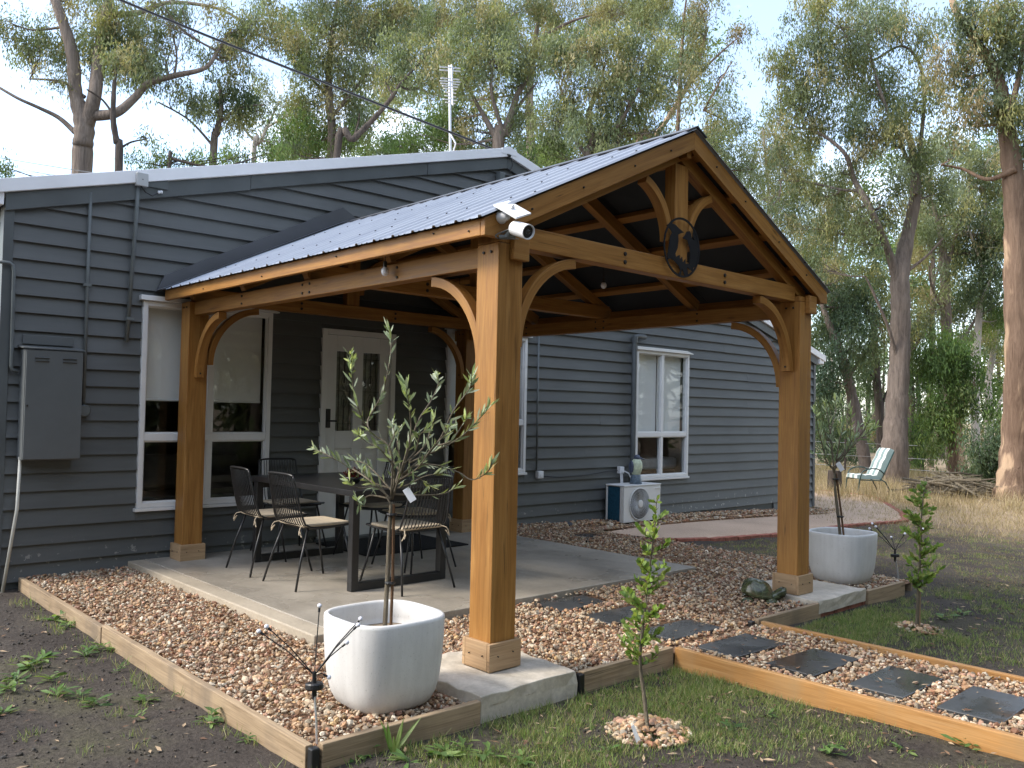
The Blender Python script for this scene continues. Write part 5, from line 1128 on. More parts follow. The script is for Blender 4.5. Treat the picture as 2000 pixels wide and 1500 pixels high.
# ================================================================== trees
GUM = np.array([(.165, .20, .10), (.22, .245, .12), (.27, .265, .115), (.125, .155, .085), (.19, .23, .15), (.30, .265, .14)])
GREEN = np.array([(.10, .17, .05), (.14, .22, .065), (.075, .13, .04), (.18, .25, .075), (.11, .165, .055), (.15, .19, .07)])
TAN = np.array([(.28, .23, .13), (.23, .20, .11), (.20, .20, .09), (.32, .24, .14), (.17, .19, .09), (.26, .21, .12)])
DARK = np.array([(.085, .13, .07), (.11, .155, .085), (.07, .105, .06), (.13, .17, .085), (.095, .145, .095), (.14, .17, .08)])
def tree(name, label, depth, trunk, limbs, blobs, bark='bark_brown', pal=GUM, cat='tree', group=None, dmul=1.0, leaf=.112):
    px = depth / FPX; base = at(trunk[0][0], trunk[0][1], depth); gz = float(ground_z(base[0], base[1])) - .1
    root = thing(name, label, cat, (base[0], base[1], gz), group); sk = []; tm = MB(); bm = MB(); rj = random.Random(int(trunk[0][0] * 3 + trunk[0][1]))
    def poly(pts, wob, dz):
        out = []; d = 0
        for i, (u, v, w) in enumerate(pts): d += rj.uniform(-1, 1) * dz * (i > 0); out.append((at(u, v, depth + d), max(.006, w * px / 2)))
        return out
    def smoothed(pr, n): 
        P_ = curve([p for p, r in pr], n); r = np.interp(np.linspace(0, len(pr) - 1, len(P_)), range(len(pr)), [q for _, q in pr]); return P_, r
    tp = poly(trunk, 0, .15)
    if tp[0][0][2] > gz + .15: tp = [(np.array((base[0], base[1], gz)), tp[0][1] * 1.35)] + tp
    P_, r = smoothed(tp, 6); r = r * (1 + .06 * np.sin(np.arange(len(r)) * 2.1)); tm.tube(P_, r, 14, False); sk += list(zip(P_, r))
    for lm in limbs:
        P_, r = smoothed(poly(lm, 0, .35), 6); bm.tube(P_, r, 8, False); sk += list(zip(P_, r))
    A = np.array([p for p, _ in sk]); rad = np.array([q for _, q in sk]); lf = Leafy(); TIPS = []
    for b in blobs:
        u, v, ru, rv, den = b[:5]; pl = b[5] if len(b) > 5 else pal; c = at(u, v, depth + rj.uniform(-1, 1) * ru * px * .9); ra, rb = ru * px * 1.12, rv * px * 1.12
        cost = np.linalg.norm(A - c, axis=1) + 1.5 * np.maximum(0, A[:, 2] - c[2] + .1); j = int(np.argmin(cost)); p0, r0 = A[j], min(rad[j], .05)
        mid = .5 * (p0 + c) + np.array((rj.uniform(-.2, .2), rj.uniform(-.2, .2), -.12 * np.linalg.norm(c - p0))); br = curve([p0, mid, c], 5); rr = np.linspace(r0 * .7 + .004, .008, len(br)); bm.tube(br, rr, 6, False)
        n = max(10, int(196 * den ** .85 * dmul * math.pi * ra * rb)); k = max(7, int(n / 26)); q = rng.normal(size=(k, 3)); q /= np.linalg.norm(q, axis=1)[:, None]; q *= rng.uniform(.25, 1, (k, 1)) ** .6
        cl = c + (RT * (q[:, :1] * ra) + FW * (q[:, 1:2] * ra) + UP * (q[:, 2:] * rb))
        for e in cl:
            s_ = br[rj.randint(2, len(br) - 1)]; bm.tube([s_, .5 * (s_ + e) + rng.normal(size=3) * .06 * ra - np.array((0, 0, .04)), e], [.011, .007, .003], 4, False)
        w = rng.integers(0, k, n); sg = .165 * min(ra, rb) + .07
        tips = cl[w] + rng.normal(size=(n, 3)) * sg; tone = pl[rng.integers(0, len(pl), k)][w] * rng.uniform(.8, 1.2, (n, 1))
        m = 11; C = np.repeat(tips, m, 0) + rng.normal(size=(n * m, 3)) * np.array((.065, .065, .13)); Dr = rng.normal(size=(n * m, 3)) * .5 + np.array((0, 0, -1.0)); L = rng.uniform(.65, 1.3, n * m) * leaf
        col = np.repeat(tone, m, 0) * rng.uniform(.75, 1.25, (n * m, 1)); lf.add(*leaves(C, Dr, L, L * rng.uniform(.2, .32, n * m), col, ((.4, 1.0),)))
    tm.build('trunk', M[bark], root, smooth_=True)
    if bm.v: bm.build('branches', M[bark], root, smooth_=True)
    if lf.n: tag(lf.obj('crown', root), kind=None)
    return root
G1 = 'gum trees behind the house'; G2 = 'trees beyond the far end of the house'
tree('gum_tree', 'large double-stemmed gum tree rising behind the left end of the roof', 23, [(160, 335, 37), (162, 285, 36), (164, 240, 38), (148, 185, 25), (142, 110, 24), (122, 40, 20), (92, -40, 16)],
     [[(166, 255, 30), (184, 190, 25), (194, 110, 24), (206, 40, 20), (218, -40, 16)], [(176, 226, 22), (225, 221, 18), (262, 192, 15), (290, 163, 13), (340, 148, 11), (400, 133, 8), (425, 100, 6), (445, 65, 4)], [(146, 258, 11), (115, 230, 9), (75, 210, 7), (35, 192, 6), (-8, 167, 5)], [(166, 190, 8), (120, 160, 5), (58, 154, 3)], [(205, 30, 14), (270, 25, 10), (330, 5, 8), (420, 15, 6), (480, 45, 4)]],
     [(85, 105, 45, 55, .8), (190, 75, 55, 45, 1), (255, 110, 60, 50, 1.2), (285, 122, 40, 38, 1.1), (60, 75, 28, 38, .5), (240, 45, 60, 38, .9), (150, 10, 60, 28, .7), (430, 112, 40, 22, .9), (470, 108, 32, 18, .8), (330, 40, 50, 30, .6), (450, 55, 50, 30, .8), (510, 40, 45, 45, .9), (300, -15, 120, 26, .8), (100, 160, 30, 25, .4), (10, 40, 26, 30, .7), (340, 85, 40, 25, .5)], group=G1)
tree('gum_tree', 'thin dark crooked tree just right of the double-stemmed gum', 20, [(232, 330, 15), (228, 280, 12), (221, 232, 11), (223, 170, 8), (228, 125, 4)], [[(232, 292, 5), (255, 278, 4), (285, 272, 2.5)], [(222, 225, 5), (200, 195, 4), (170, 175, 3)]], [(235, 135, 35, 28, .8), (285, 268, 12, 8, .3)], 'bark_dark', group=G1)
tree('gum_tree', 'slim gum with dense mistletoe-like clumps above the left roof', 24, [(416, 320, 14), (424, 260, 13), (432, 205, 9), (427, 155, 5)], [[(420, 290, 6), (370, 235, 4), (310, 200, 3)], [(428, 240, 6), (470, 210, 4), (515, 205, 3)]], [(432, 185, 26, 20, 1.6, DARK), (482, 192, 18, 18, 2.2, DARK), (425, 215, 48, 30, .7), (370, 205, 40, 26, .6), (340, 178, 36, 18, .5), (500, 215, 40, 30, .5), (440, 160, 40, 22, .4)], group=G1)
tree('gum_tree', 'sparse pale forked tree left of the straight-trunked gum', 28, [(495, 318, 9), (508, 280, 8), (525, 240, 5), (545, 200, 3)], [[(506, 285, 6), (480, 255, 4), (465, 225, 2)], [(520, 250, 5), (560, 225, 3), (590, 200, 2)]], [(530, 185, 45, 30, .45), (570, 225, 32, 35, .5), (470, 225, 30, 20, .3), (550, 275, 40, 22, .6, GREEN)], 'bark_white', group=G1)
tree('gum_tree', 'straight-trunked leafy gum in the left centre behind the roof', 25, [(648, 308, 17), (645, 225, 15), (642, 145, 14), (650, 65, 10), (662, -10, 6)], [[(643, 190, 7), (605, 150, 5), (570, 110, 3)], [(646, 232, 8), (700, 165, 6), (735, 125, 3)], [(647, 100, 7), (690, 60, 5), (720, 10, 3)]],
     [(640, 60, 80, 42, .9), (600, 115, 50, 42, .9), (690, 100, 62, 52, .9), (615, 200, 48, 45, .8), (590, 265, 48, 36, 1.1, GREEN), (675, 185, 48, 45, .6), (755, 60, 55, 55, 1), (720, 255, 45, 38, .7), (565, 55, 34, 34, .5), (650, 5, 90, 28, 1), (650, 260, 40, 40, .6, GREEN), (555, 290, 40, 16, 1), (790, 20, 50, 35, .9)], 'bark_brown', group=G1)
tree('gum_tree', 'dark leaning tree sweeping up to the right in front of the straight gum', 19, [(658, 306, 14), (690, 272, 13), (730, 232, 10), (764, 192, 8), (784, 162, 6), (822, 120, 3)], [[(690, 272, 5), (700, 240, 4), (702, 220, 2)], [(768, 186, 6), (752, 160, 3)]], [(800, 115, 48, 36, .9), (835, 160, 36, 40, .8), (770, 140, 30, 22, .6), (850, 95, 36, 28, .7)], 'bark_dark', group=G1)
tree('gum_tree', 'broad forked gum behind the television aerial', 23, [(972, 305, 24), (985, 262, 21), (1000, 222, 16), (1012, 182, 10), (1042, 140, 5)], [[(978, 285, 15), (950, 235, 10), (930, 200, 7), (905, 150, 4)], [(990, 245, 9), (1022, 195, 6), (1050, 160, 3)], [(985, 265, 10), (960, 180, 7), (965, 120, 4)]],
     [(960, 115, 60, 48, 1.1), (905, 90, 50, 48, 1), (1000, 165, 48, 36, .8), (868, 225, 42, 48, 1, GREEN), (922, 255, 48, 36, .8), (1025, 250, 36, 34, .8), (1060, 110, 48, 40, 1), (890, 165, 42, 34, .7), (825, 262, 42, 30, 1, GREEN), (960, 60, 60, 34, .9), (780, 285, 40, 20, .9, GREEN)], group=G1)
tree('gum_tree', 'bushy many-stemmed gum directly behind the pavilion roof', 22, [(1145, 350, 16), (1158, 285, 14), (1150, 222, 10), (1178, 160, 6)], [[(1155, 295, 11), (1200, 252, 9), (1242, 185, 6), (1255, 140, 3)], [(1150, 310, 9), (1110, 250, 6), (1100, 190, 4)], [(1146, 345, 13), (1190, 315, 11), (1210, 270, 9), (1215, 200, 5)]],
     [(1118, 108, 50, 36, 1.2), (1188, 98, 56, 36, 1.3), (1250, 108, 50, 36, 1.2), (1130, 185, 54, 42, .9), (1210, 195, 56, 45, 1.1), (1280, 185, 46, 42, .9), (1160, 262, 56, 36, .9), (1240, 262, 46, 38, .8), (1080, 235, 46, 46, .8), (1318, 148, 46, 28, .7), (1075, 300, 45, 30, .8, GREEN), (1150, 320, 60, 25, .8), (1290, 245, 34, 26, .5)], group=G1)
tree('gum_tree', 'tall sparse gum with tan tips leaning right above the gable', 26, [(1245, 310, 13), (1280, 267, 11), (1330, 190, 9), (1360, 132, 7), (1380, 60, 4)], [[(1322, 300, 8), (1328, 160, 7), (1334, 60, 5), (1340, 0, 3)], [(1345, 165, 5), (1400, 110, 4), (1440, 75, 2)], [(1375, 215, 5), (1400, 170, 4), (1430, 120, 2)]],
     [(1358, 58, 48, 34, .9), (1372, 112, 36, 24, .9), (1450, 62, 20, 15, 1.1, TAN), (1412, 150, 36, 32, .25), (1392, 205, 44, 32, .3), (1382, 15, 44, 26, .6, TAN), (1335, 95, 36, 30, .5), (1420, 240, 46, 30, .5), (1400, 280, 46, 32, .8), (1470, 330, 45, 40, .6)], 'bark_pale', group=G1)
tree('gum_tree', 'tall background gum whose crown fills the top centre of the picture', 32, [(1036, 330, 17), (1034, 200, 14), (1045, 80, 10), (1062, -10, 6)], [[(1040, 120, 8), (980, 50, 6), (920, 10, 3)], [(1045, 80, 8), (1120, 40, 5), (1200, 20, 3)], [(1040, 100, 6), (1170, 90, 4), (1280, 40, 3)]],
     [(895, 30, 70, 34, .9), (1000, 18, 70, 34, 1), (1100, 28, 60, 34, .9), (1200, 30, 70, 38, 1), (1282, 38, 44, 32, .9), (820, 38, 60, 50, .9), (760, 150, 48, 45, .6), (1240, -5, 80, 25, .9), (1300, 10, 30, 30, .8)], group=G1)
# right-hand side
tree('gum_tree', 'tall spreading gum with thick brown trunk behind the striped chair', 22.1, [(1745, 948, 62), (1747, 880, 49), (1751, 800, 42), (1757, 700, 38), (1759, 600, 36), (1758, 535, 35), (1775, 450, 24), (1788, 380, 22), (1785, 320, 17), (1776, 268, 12), (1748, 228, 7)],
     [[(1755, 560, 24), (1735, 490, 15), (1700, 410, 13), (1668, 350, 11), (1650, 300, 8), (1600, 260, 6), (1555, 248, 3)], [(1728, 475, 8), (1692, 385, 7), (1640, 370, 5), (1570, 355, 4), (1520, 352, 3)], [(1786, 380, 11), (1800, 262, 8), (1805, 182, 7), (1795, 122, 6), (1760, 90, 5), (1700, 120, 5), (1660, 115, 4), (1618, 112, 3)], [(1765, 535, 8), (1810, 500, 5), (1842, 465, 3)], [(1752, 700, 8), (1735, 640, 6), (1705, 570, 5), (1690, 540, 3)], [(1780, 330, 8), (1720, 180, 6), (1690, 60, 3)]],
     [(1640, 48, 80, 40, .8), (1560, 108, 50, 48, .7), (1700, 88, 68, 48, .8), (1782, 58, 58, 48, .9), (1600, 168, 66, 48, .8), (1528, 170, 40, 40, .7), (1700, 178, 76, 48, .9), (1520, 240, 40, 36, .5), (1622, 248, 66, 38, .65), (1790, 198, 50, 46, .8), (1740, 268, 56, 38, .6), (1542, 300, 40, 30, .45), (1650, 330, 46, 30, .4), (1770, 330, 40, 38, .6), (1664, 470, 46, 38, .6), (1622, 442, 34, 24, .4), (1600, 20, 60, 26, .6), (1720, 400, 34, 30, .3), (1810, 300, 40, 40, .6), (1690, 15, 70, 26, .7), (1560, 370, 44, 34, .5), (1610, 385, 46, 34, .5), (1510, 400, 34, 30, .35), (1570, 440, 40, 34, .4), (1690, 430, 40, 36, .5), (1740, 420, 30, 40, .4), (1820, 380, 40, 40, .5), (1580, 250, 50, 40, .6), (1690, 300, 50, 36, .6), (1600, 510, 36, 40, .5), (1650, 400, 46, 30, .5)], group=G2)
tree('gum_tree', 'slim reddish trunk leaning left just behind the right-hand post', 24, [(1692, 918, 25), (1680, 850, 22), (1661, 760, 20), (1641, 690, 18), (1622, 640, 14), (1605, 590, 9), (1600, 540, 5)], [[(1655, 740, 7), (1690, 690, 5), (1720, 650, 3)]], [(1640, 590, 50, 40, 1.3, DARK), (1608, 655, 42, 45, 1.4, DARK), (1690, 598, 40, 40, 1.2, DARK), (1720, 640, 32, 40, .9), (1652, 540, 42, 30, .9), (1650, 680, 50, 50, 1.2, DARK), (1612, 740, 32, 45, 1.2, DARK)], group=G2)
tree('gum_tree', 'straight narrow trunk close to the left of the thick brown gum', 26, [(1724, 925, 20), (1720, 850, 17), (1712, 720, 13), (1705, 620, 9), (1698, 555, 5)], [[(1718, 800, 8), (1735, 760, 5), (1740, 740, 3)]], [(1700, 560, 36, 30, .9), (1682, 520, 40, 30, .8), (1690, 720, 30, 60, .8, DARK)], 'bark_dark', group=G2)
tree('gum_tree', 'mid-distance gum forking above the low bent limb on the right', 27, [(1862, 935, 24), (1853, 780, 21), (1848, 640, 20), (1845, 525, 18), (1834, 445, 10), (1820, 390, 5)], [[(1848, 530, 10), (1870, 445, 7), (1890, 400, 4), (1895, 340, 3)], [(1845, 670, 9), (1880, 660, 7), (1910, 620, 5), (1962, 588, 3)], [(1850, 620, 7), (1820, 560, 5), (1815, 520, 3)]],
     [(1840, 428, 48, 38, .6), (1880, 398, 40, 38, .5), (1902, 490, 50, 46, .9, DARK), (1850, 545, 30, 30, .5), (1942, 540, 48, 46, 1.1, DARK), (1892, 590, 50, 38, 1, DARK), (1962, 440, 48, 46, .8, DARK), (1800, 600, 36, 36, .6), (1945, 360, 46, 40, .6), (1815, 480, 30, 34, .5)], group=G2)
tree('gum_tree', 'short stringybark clothed in bright green regrowth right of the striped chair', 22.5, [(1875, 950, 40), (1868, 885, 31), (1862, 800, 24), (1858, 740, 17), (1855, 690, 8)], [[(1866, 850, 8), (1835, 820, 4)], [(1862, 790, 8), (1895, 760, 4)]], [(1850, 720, 48, 36, 1.5, GREEN), (1828, 690, 38, 32, 1.3, GREEN), (1892, 740, 34, 32, 1.2, GREEN), (1828, 850, 36, 34, 1.2, GREEN), (1812, 800, 30, 30, 1, GREEN), (1850, 795, 30, 24, .7, GREEN), (1902, 800, 34, 32, 1, GREEN), (1870, 670, 36, 26, 1, GREEN)], 'bark_pale', leaf=.115, group=G2)
tree('gum_tree', 'massive peeling gum trunk at the right edge of the picture', 18.4, [(1980, 992, 92), (1982, 940, 66), (1986, 850, 56), (1991, 700, 52), (1988, 550, 52), (1986, 420, 47), (1976, 320, 38), (1962, 230, 29), (1948, 150, 23), (1905, 80, 17), (1866, 20, 12), (1850, -40, 10)], [[(1985, 330, 14), (1930, 350, 8), (1880, 330, 6), (1838, 322, 3)], [(1965, 240, 14), (1990, 150, 10), (2000, 60, 6)]],
     [(1930, 60, 58, 46, 1.1), (1982, 98, 42, 66, 1.2), (1900, 150, 48, 38, .9), (1942, 205, 48, 34, 1.1), (1992, 205, 34, 38, 1.1), (1882, 228, 42, 30, .7, TAN), (1972, 25, 48, 34, 1.1), (1850, 118, 42, 32, .5, TAN), (1900, 20, 40, 28, .8), (2030, 300, 40, 60, 1), (1860, 270, 32, 24, .5)], 'bark_pale', group=G2)
tree('gum_tree', 'pale white-barked sapling trunk between the far right trunks', 30, [(1929, 890, 15), (1932, 800, 14), (1930, 745, 13), (1938, 700, 11), (1946, 655, 9)], [[(1930, 835, 7), (1958, 775, 5), (1976, 738, 3)], [(1895, 700, 10), (1905, 672, 14), (1935, 655, 12), (1970, 640, 8)]], [(1942, 640, 40, 30, .8), (1976, 700, 32, 32, .7), (1900, 650, 30, 26, .6)], 'bark_white', group=G2)
tree('gum_tree', 'dim slender double trunk right of the thick brown gum', 29, [(1782, 925, 18), (1780, 800, 16), (1778, 690, 12), (1800, 610, 8)], [[(1796, 915, 10), (1794, 790, 9), (1790, 720, 5)], [(1778, 700, 7), (1815, 620, 5), (1840, 560, 3)]], [(1790, 640, 36, 36, .8, DARK), (1790, 740, 34, 44, 1, DARK), (1768, 640, 30, 30, .7)], 'bark_dark', group=G2)
tree('gum_tree', 'slender pale gum far behind the gable, right of the pavilion roof', 34, [(1512, 600, 9), (1508, 480, 8), (1500, 360, 6), (1490, 250, 4)], [[(1506, 440, 5), (1540, 380, 3), (1560, 330, 2)], [(1503, 400, 4), (1470, 330, 3), (1450, 290, 2)]], [(1475, 320, 40, 32, .5), (1515, 285, 44, 36, .7), (1550, 330, 46, 40, .7), (1490, 380, 46, 40, .7), (1540, 420, 44, 40, .7), (1575, 480, 40, 40, .7), (1600, 560, 36, 34, .8)], 'bark_white', group=G2)
tree('gum_tree', 'thin pale trunk standing between the leaning trunk and the post', 31, [(1625, 925, 12), (1622, 800, 11), (1628, 650, 9), (1632, 500, 7), (1640, 380, 4)], [[(1630, 560, 5), (1600, 480, 3)], [(1631, 520, 5), (1665, 440, 3)]], [(1600, 460, 44, 40, .8), (1660, 420, 44, 38, .7), (1630, 380, 46, 38, .7), (1580, 540, 34, 34, .7)], 'bark_white', group=G2)
tree('gum_tree', 'thin straight grey trunk just right of the thick brown gum', 30, [(1818, 930, 13), (1815, 800, 12), (1820, 650, 10), (1822, 500, 8), (1815, 350, 5)], [[(1820, 560, 5), (1850, 480, 3)], [(1821, 500, 5), (1790, 420, 3)]], [(1800, 400, 40, 40, .7), (1850, 440, 44, 40, .7), (1820, 330, 44, 40, .7), (1860, 340, 40, 40, .6), (1780, 480, 30, 36, .6)], 'bark_brown', group=G2)
tree('gum_tree', 'pale smooth trunk left of the massive right-hand trunk', 27, [(1908, 935, 16), (1905, 800, 15), (1910, 650, 13), (1920, 500, 10), (1925, 380, 6)], [[(1912, 600, 6), (1945, 520, 4)], [(1918, 520, 6), (1890, 440, 3)]], [(1920, 400, 44, 44, .8), (1880, 450, 40, 36, .7), (1950, 470, 40, 40, .8), (1930, 310, 44, 40, .7), (1900, 330, 36, 36, .6), (1955, 620, 36, 36, .8, GREEN)], 'bark_white', group=G2)
def shrub(label, depth, base, blobs, pal, leaf=.10, group='shrubs'):
    return tree('shrub', label, depth, [(base[0], base[1], 8), (base[0] + 3, base[1] - 25, 5), (base[0], base[1] - 45, 2)], [], blobs, 'bark_dark', pal, 'shrub', group, 1.0, leaf)
shrub('dark blue-green shrub at the foot of the massive trunk', 20, (1945, 960), [(1945, 905, 42, 38, 1.5), (1920, 935, 32, 26, 1.3), (1960, 860, 32, 32, 1.2), (1910, 880, 26, 26, 1)], DARK)
shrub('green understorey bush behind the second planter', 28, (1620, 935), [(1612, 850, 40, 50, 1.1), (1600, 790, 30, 40, 1.1), (1650, 880, 30, 30, .8)], DARK)
shrub('bright bush between the thick gum and the stringybark', 25, (1800, 940), [(1800, 880, 30, 36, 1.1), (1790, 840, 24, 26, .9)], GREEN)
shrub('low bush showing just above the left part of the roof', 21, (330, 345), [(290, 318, 40, 14, 1.3), (360, 312, 46, 16, 1.2), (440, 306, 50, 16, 1.2), (520, 300, 45, 16, 1.1), (8, 326, 14, 18, 1.6)], GREEN)
# woodland beyond: one far mass
wd = thing('distant_woodland', 'far woodland filling the gaps between the trees', 'woodland', (40, 12, -.4)); wd['kind'] = 'stuff'; lf = Leafy(); tr = MB(); rj = random.Random(5)
spots = [(rj.uniform(1575, 2330), rj.uniform(690, 925), rj.uniform(38, 70), .8) for _ in range(140)] + [(rj.uniform(1560, 2330), rj.uniform(480, 700), rj.uniform(36, 60), .7) for _ in range(56)] + [(rj.uniform(560, 1420), rj.uniform(270, 345), rj.uniform(34, 48), .8) for _ in range(46)] + [(rj.uniform(540, 1400), rj.uniform(30, 300), rj.uniform(36, 46), .55) for _ in range(80)] + [(rj.uniform(1480, 2000), rj.uniform(250, 600), rj.uniform(38, 50), .5) for _ in range(50)]
for u, v, d, den in spots:
    px = d / FPX; c = at(u, v, d); n = int(60 * den); ra = rj.uniform(22, 40) * px; t = c + rng.normal(size=(n, 3)) * np.array((ra, ra, ra * .7)) * .6; m = 9
    pl = (GREEN, DARK, GUM, TAN)[rj.choice((0, 0, 1, 1, 2, 3))]; C = np.repeat(t, m, 0) + rng.normal(size=(n * m, 3)) * .16; L = rng.uniform(.15, .31, n * m)
    lf.add(*leaves(C, rng.normal(size=(n * m, 3)) + np.array((0, 0, -.6)), L, L * .3, np.repeat(pl[rng.integers(0, 6, n)], m, 0) * rng.uniform(.8, 1.25, (n * m, 1)), ((.45, 1.0),)))
for _ in range(34): u = rj.uniform(1580, 2300); d = rj.uniform(34, 60); w = rj.uniform(5, 12) * d / FPX / 2; p = at(u, 760, d); q = at(u + rj.uniform(-12, 12), rj.uniform(600, 680), d); g = np.array((p[0], p[1], -.5)); tr.tube([g, p, q], [w * 1.3, w, w * .25], 7, False)
lf.obj('crown', wd)['kind'] = 'stuff'; tr.build('trunks', M['bark_dark'], wd, smooth_=True)['kind'] = 'stuff'

# the same gum forest goes on round the clearing on the camera's side
sw_ = thing('surrounding_woodland', 'gum woodland closing the clearing on the near side', 'woodland', (-6, -26, -.3)); sw_['kind'] = 'stuff'; lf = Leafy(); tr = MB(); rj = random.Random(21)
for k in range(84):
    a = R(rj.uniform(90, 282)); d = rj.uniform(14, 26); c = np.array((CAM[0] + d * math.sin(a), CAM[1] + d * math.cos(a), 0.)); hgt = rj.uniform(9, 14)
    w = rj.uniform(.14, .3); tr.tube([c + np.array((0, 0, -.5)), c + np.array((rj.uniform(-.4, .4), 0, hgt * .5)), c + np.array((rj.uniform(-.8, .8), 0, hgt * .9))], [w, w * .7, w * .2], 8, False)
    n = 190; q = rng.normal(size=(n, 3)) * np.array((1.5, 1.5, hgt * .23)) + c + np.array((0, 0, hgt * .52)); q = q[q[:, 2] > .2]; n = len(q); m = 6
    C = np.repeat(q, m, 0) + rng.normal(size=(n * m, 3)) * .25; L = rng.uniform(.4, .8, n * m); lf.add(*leaves(C, rng.normal(size=(n * m, 3)) + np.array((0, 0, -.6)), L, L * .3, np.repeat(GUM[rng.integers(0, 6, n)], m, 0), ((.45, 1.0),)))
lf.obj('crown', sw_)['kind'] = 'stuff'; tr.build('trunks', M['bark_brown'], sw_, smooth_=True)['kind'] = 'stuff'

# ================================================================== grass, weeds, litter
def blades(cx, cy, L, Wd, lean, pal, tone=None):
    n = len(cx); C = np.stack([cx, cy, ground_z(cx, cy) - .004], -1); a = rng.uniform(0, 6.28, n); Dr = np.stack([np.cos(a) * lean, np.sin(a) * lean, np.ones(n)], -1); c = pal[rng.integers(0, len(pal), n)] * rng.uniform(.7, 1.25, (n, 1))
    return leaves(C, Dr, L, Wd, c, ((.35, .8),), curl=.22)
LAWN = np.array([(.17, .255, .07), (.22, .30, .09), (.13, .20, .06), (.31, .31, .14), (.20, .265, .09), (.42, .37, .22)]); STRAW = np.array([(.43, .34, .23), (.52, .42, .29), (.36, .27, .17), (.27, .22, .13)])
def clumps(x0, x1, y0, y1, per, k, spread, mask=None):
    n = int((x1 - x0) * (y1 - y0) * per); x = rng.uniform(x0, x1, n); y = rng.uniform(y0, y1, n)
    if mask is not None: q = rng.uniform(0, 1, n) < mask(x, y); x, y = x[q], y[q]
    x = np.repeat(x, k) + rng.normal(size=len(x) * k) * spread; y = np.repeat(y, k) + rng.normal(size=len(y) * k) * spread; return x, y
def patch(x, y): return np.clip(.5 + .45 * np.sin(2.3 * x + 1.1 * np.sin(3.1 * y)) * np.cos(2.7 * y + 1.3 * np.sin(1.9 * x)) + .3 * np.sin(7 * x + 3 * y) * np.sin(6 * y - 2 * x), 0, 1)
g = Leafy()
def lawn(x, y, lo, hi, lean=.55, pal=LAWN, w=(.0025, .0045)): 
    bad = ((x > -1.28) & (x < 4.62) & (y > -4.56)) | ((x > 1.1) & (x < 2.15) & (y < -4.5)) | (y > -.05) & (x < 11.3)
    x, y = x[~bad], y[~bad]; n = len(x); g.add(*blades(x, y, rng.uniform(lo, hi, n), rng.uniform(*w, n), rng.uniform(.1, lean * 1.6, n), pal))
lawn(*clumps(-.9, 1.12, -6.6, -4.56, 1250, 17, .024, lambda x, y: patch(x, y) ** 1.3 * np.clip(.25 + .9 * smooth(-5.9, -4.9, y) + .3 * (x > .2), 0, 1)), .015, .048)
lawn(*clumps(-.4, 1.12, -4.95, -4.55, 700, 12, .02), .02, .06); lawn(*clumps(2.15, 5.2, -6.8, -4.5, 1000, 15, .024, lambda x, y: patch(x + .7, y) ** 1.3 * np.clip(1.25 - .28 * (x - 2.1), .15, 1)), .018, .052)
lawn(*clumps(2.15, 3.7, -5.0, -4.5, 500, 12, .02), .02, .055); lawn(*clumps(-1.9, -.3, -6.2, -4.56, 260, 12, .02, lambda x, y: patch(x, y) * .8), .025, .07)
lawn(*clumps(-3.2, -1.29, -6.0, -.3, 30, 16, .025, patch), .02, .06); lawn(*clumps(-1.42, -1.285, -4.5, -.4, 60, 10, .025), .03, .09)
lawn(*clumps(4.7, 11, -6.5, -1.8, 130, 9, .03, patch), .012, .04, w=(.003, .006)); lawn(*clumps(4.7, 11, -6.5, -1.8, 90, 7, .03), .01, .03, pal=STRAW * .7, w=(.003, .006)); lawn(*clumps(8.5, 20, -4.5, 6, 75, 8, .06, lambda x, y: smooth(8.5, 12.5, x)), .03, .12, pal=STRAW, w=(.005, .010))
lawn(*clumps(13.5, 24, -4, 8, 60, 14, .10, lambda x, y: .6 * patch(x * .6, y * .6)), .12, .38, .35, STRAW, (.006, .011))
me = mesh_fast('grass', np.concatenate(g.V), np.concatenate(g.F), np.concatenate(g.C), M['leaf']); tag(link(me, 'grass'), 'patchy lawn grass and dry straw growing through the soil', 'grass', kind='stuff')
w = Leafy(); WEED = np.array([(.10, .18, .05), (.14, .23, .065), (.19, .26, .085), (.09, .15, .05)])
def rosette(u, v, r, k=13, wide=.24, lift=.35):
    p = on_ground(u, v); a = rng.uniform(0, 6.28, k); Dr = np.stack([np.cos(a), np.sin(a), rng.uniform(.1, .75, k) * lift * 2], -1); C = np.tile(p, (k, 1)) + rng.normal(size=(k, 3)) * .012 + np.array((0, 0, .008)); L = r * rng.uniform(.55, 1.15, k)
    w.add(*leaves(C, Dr, L, L * wide * rng.uniform(.8, 1.2, k), WEED[rng.integers(0, 4, k)] * rng.uniform(.8, 1.2, (k, 1)), ((.35, .75), (.7, 1.0)), nrm_=np.tile((0, 0, 1.), (k, 1)) + rng.normal(size=(k, 3)) * .25, curl=-.12))
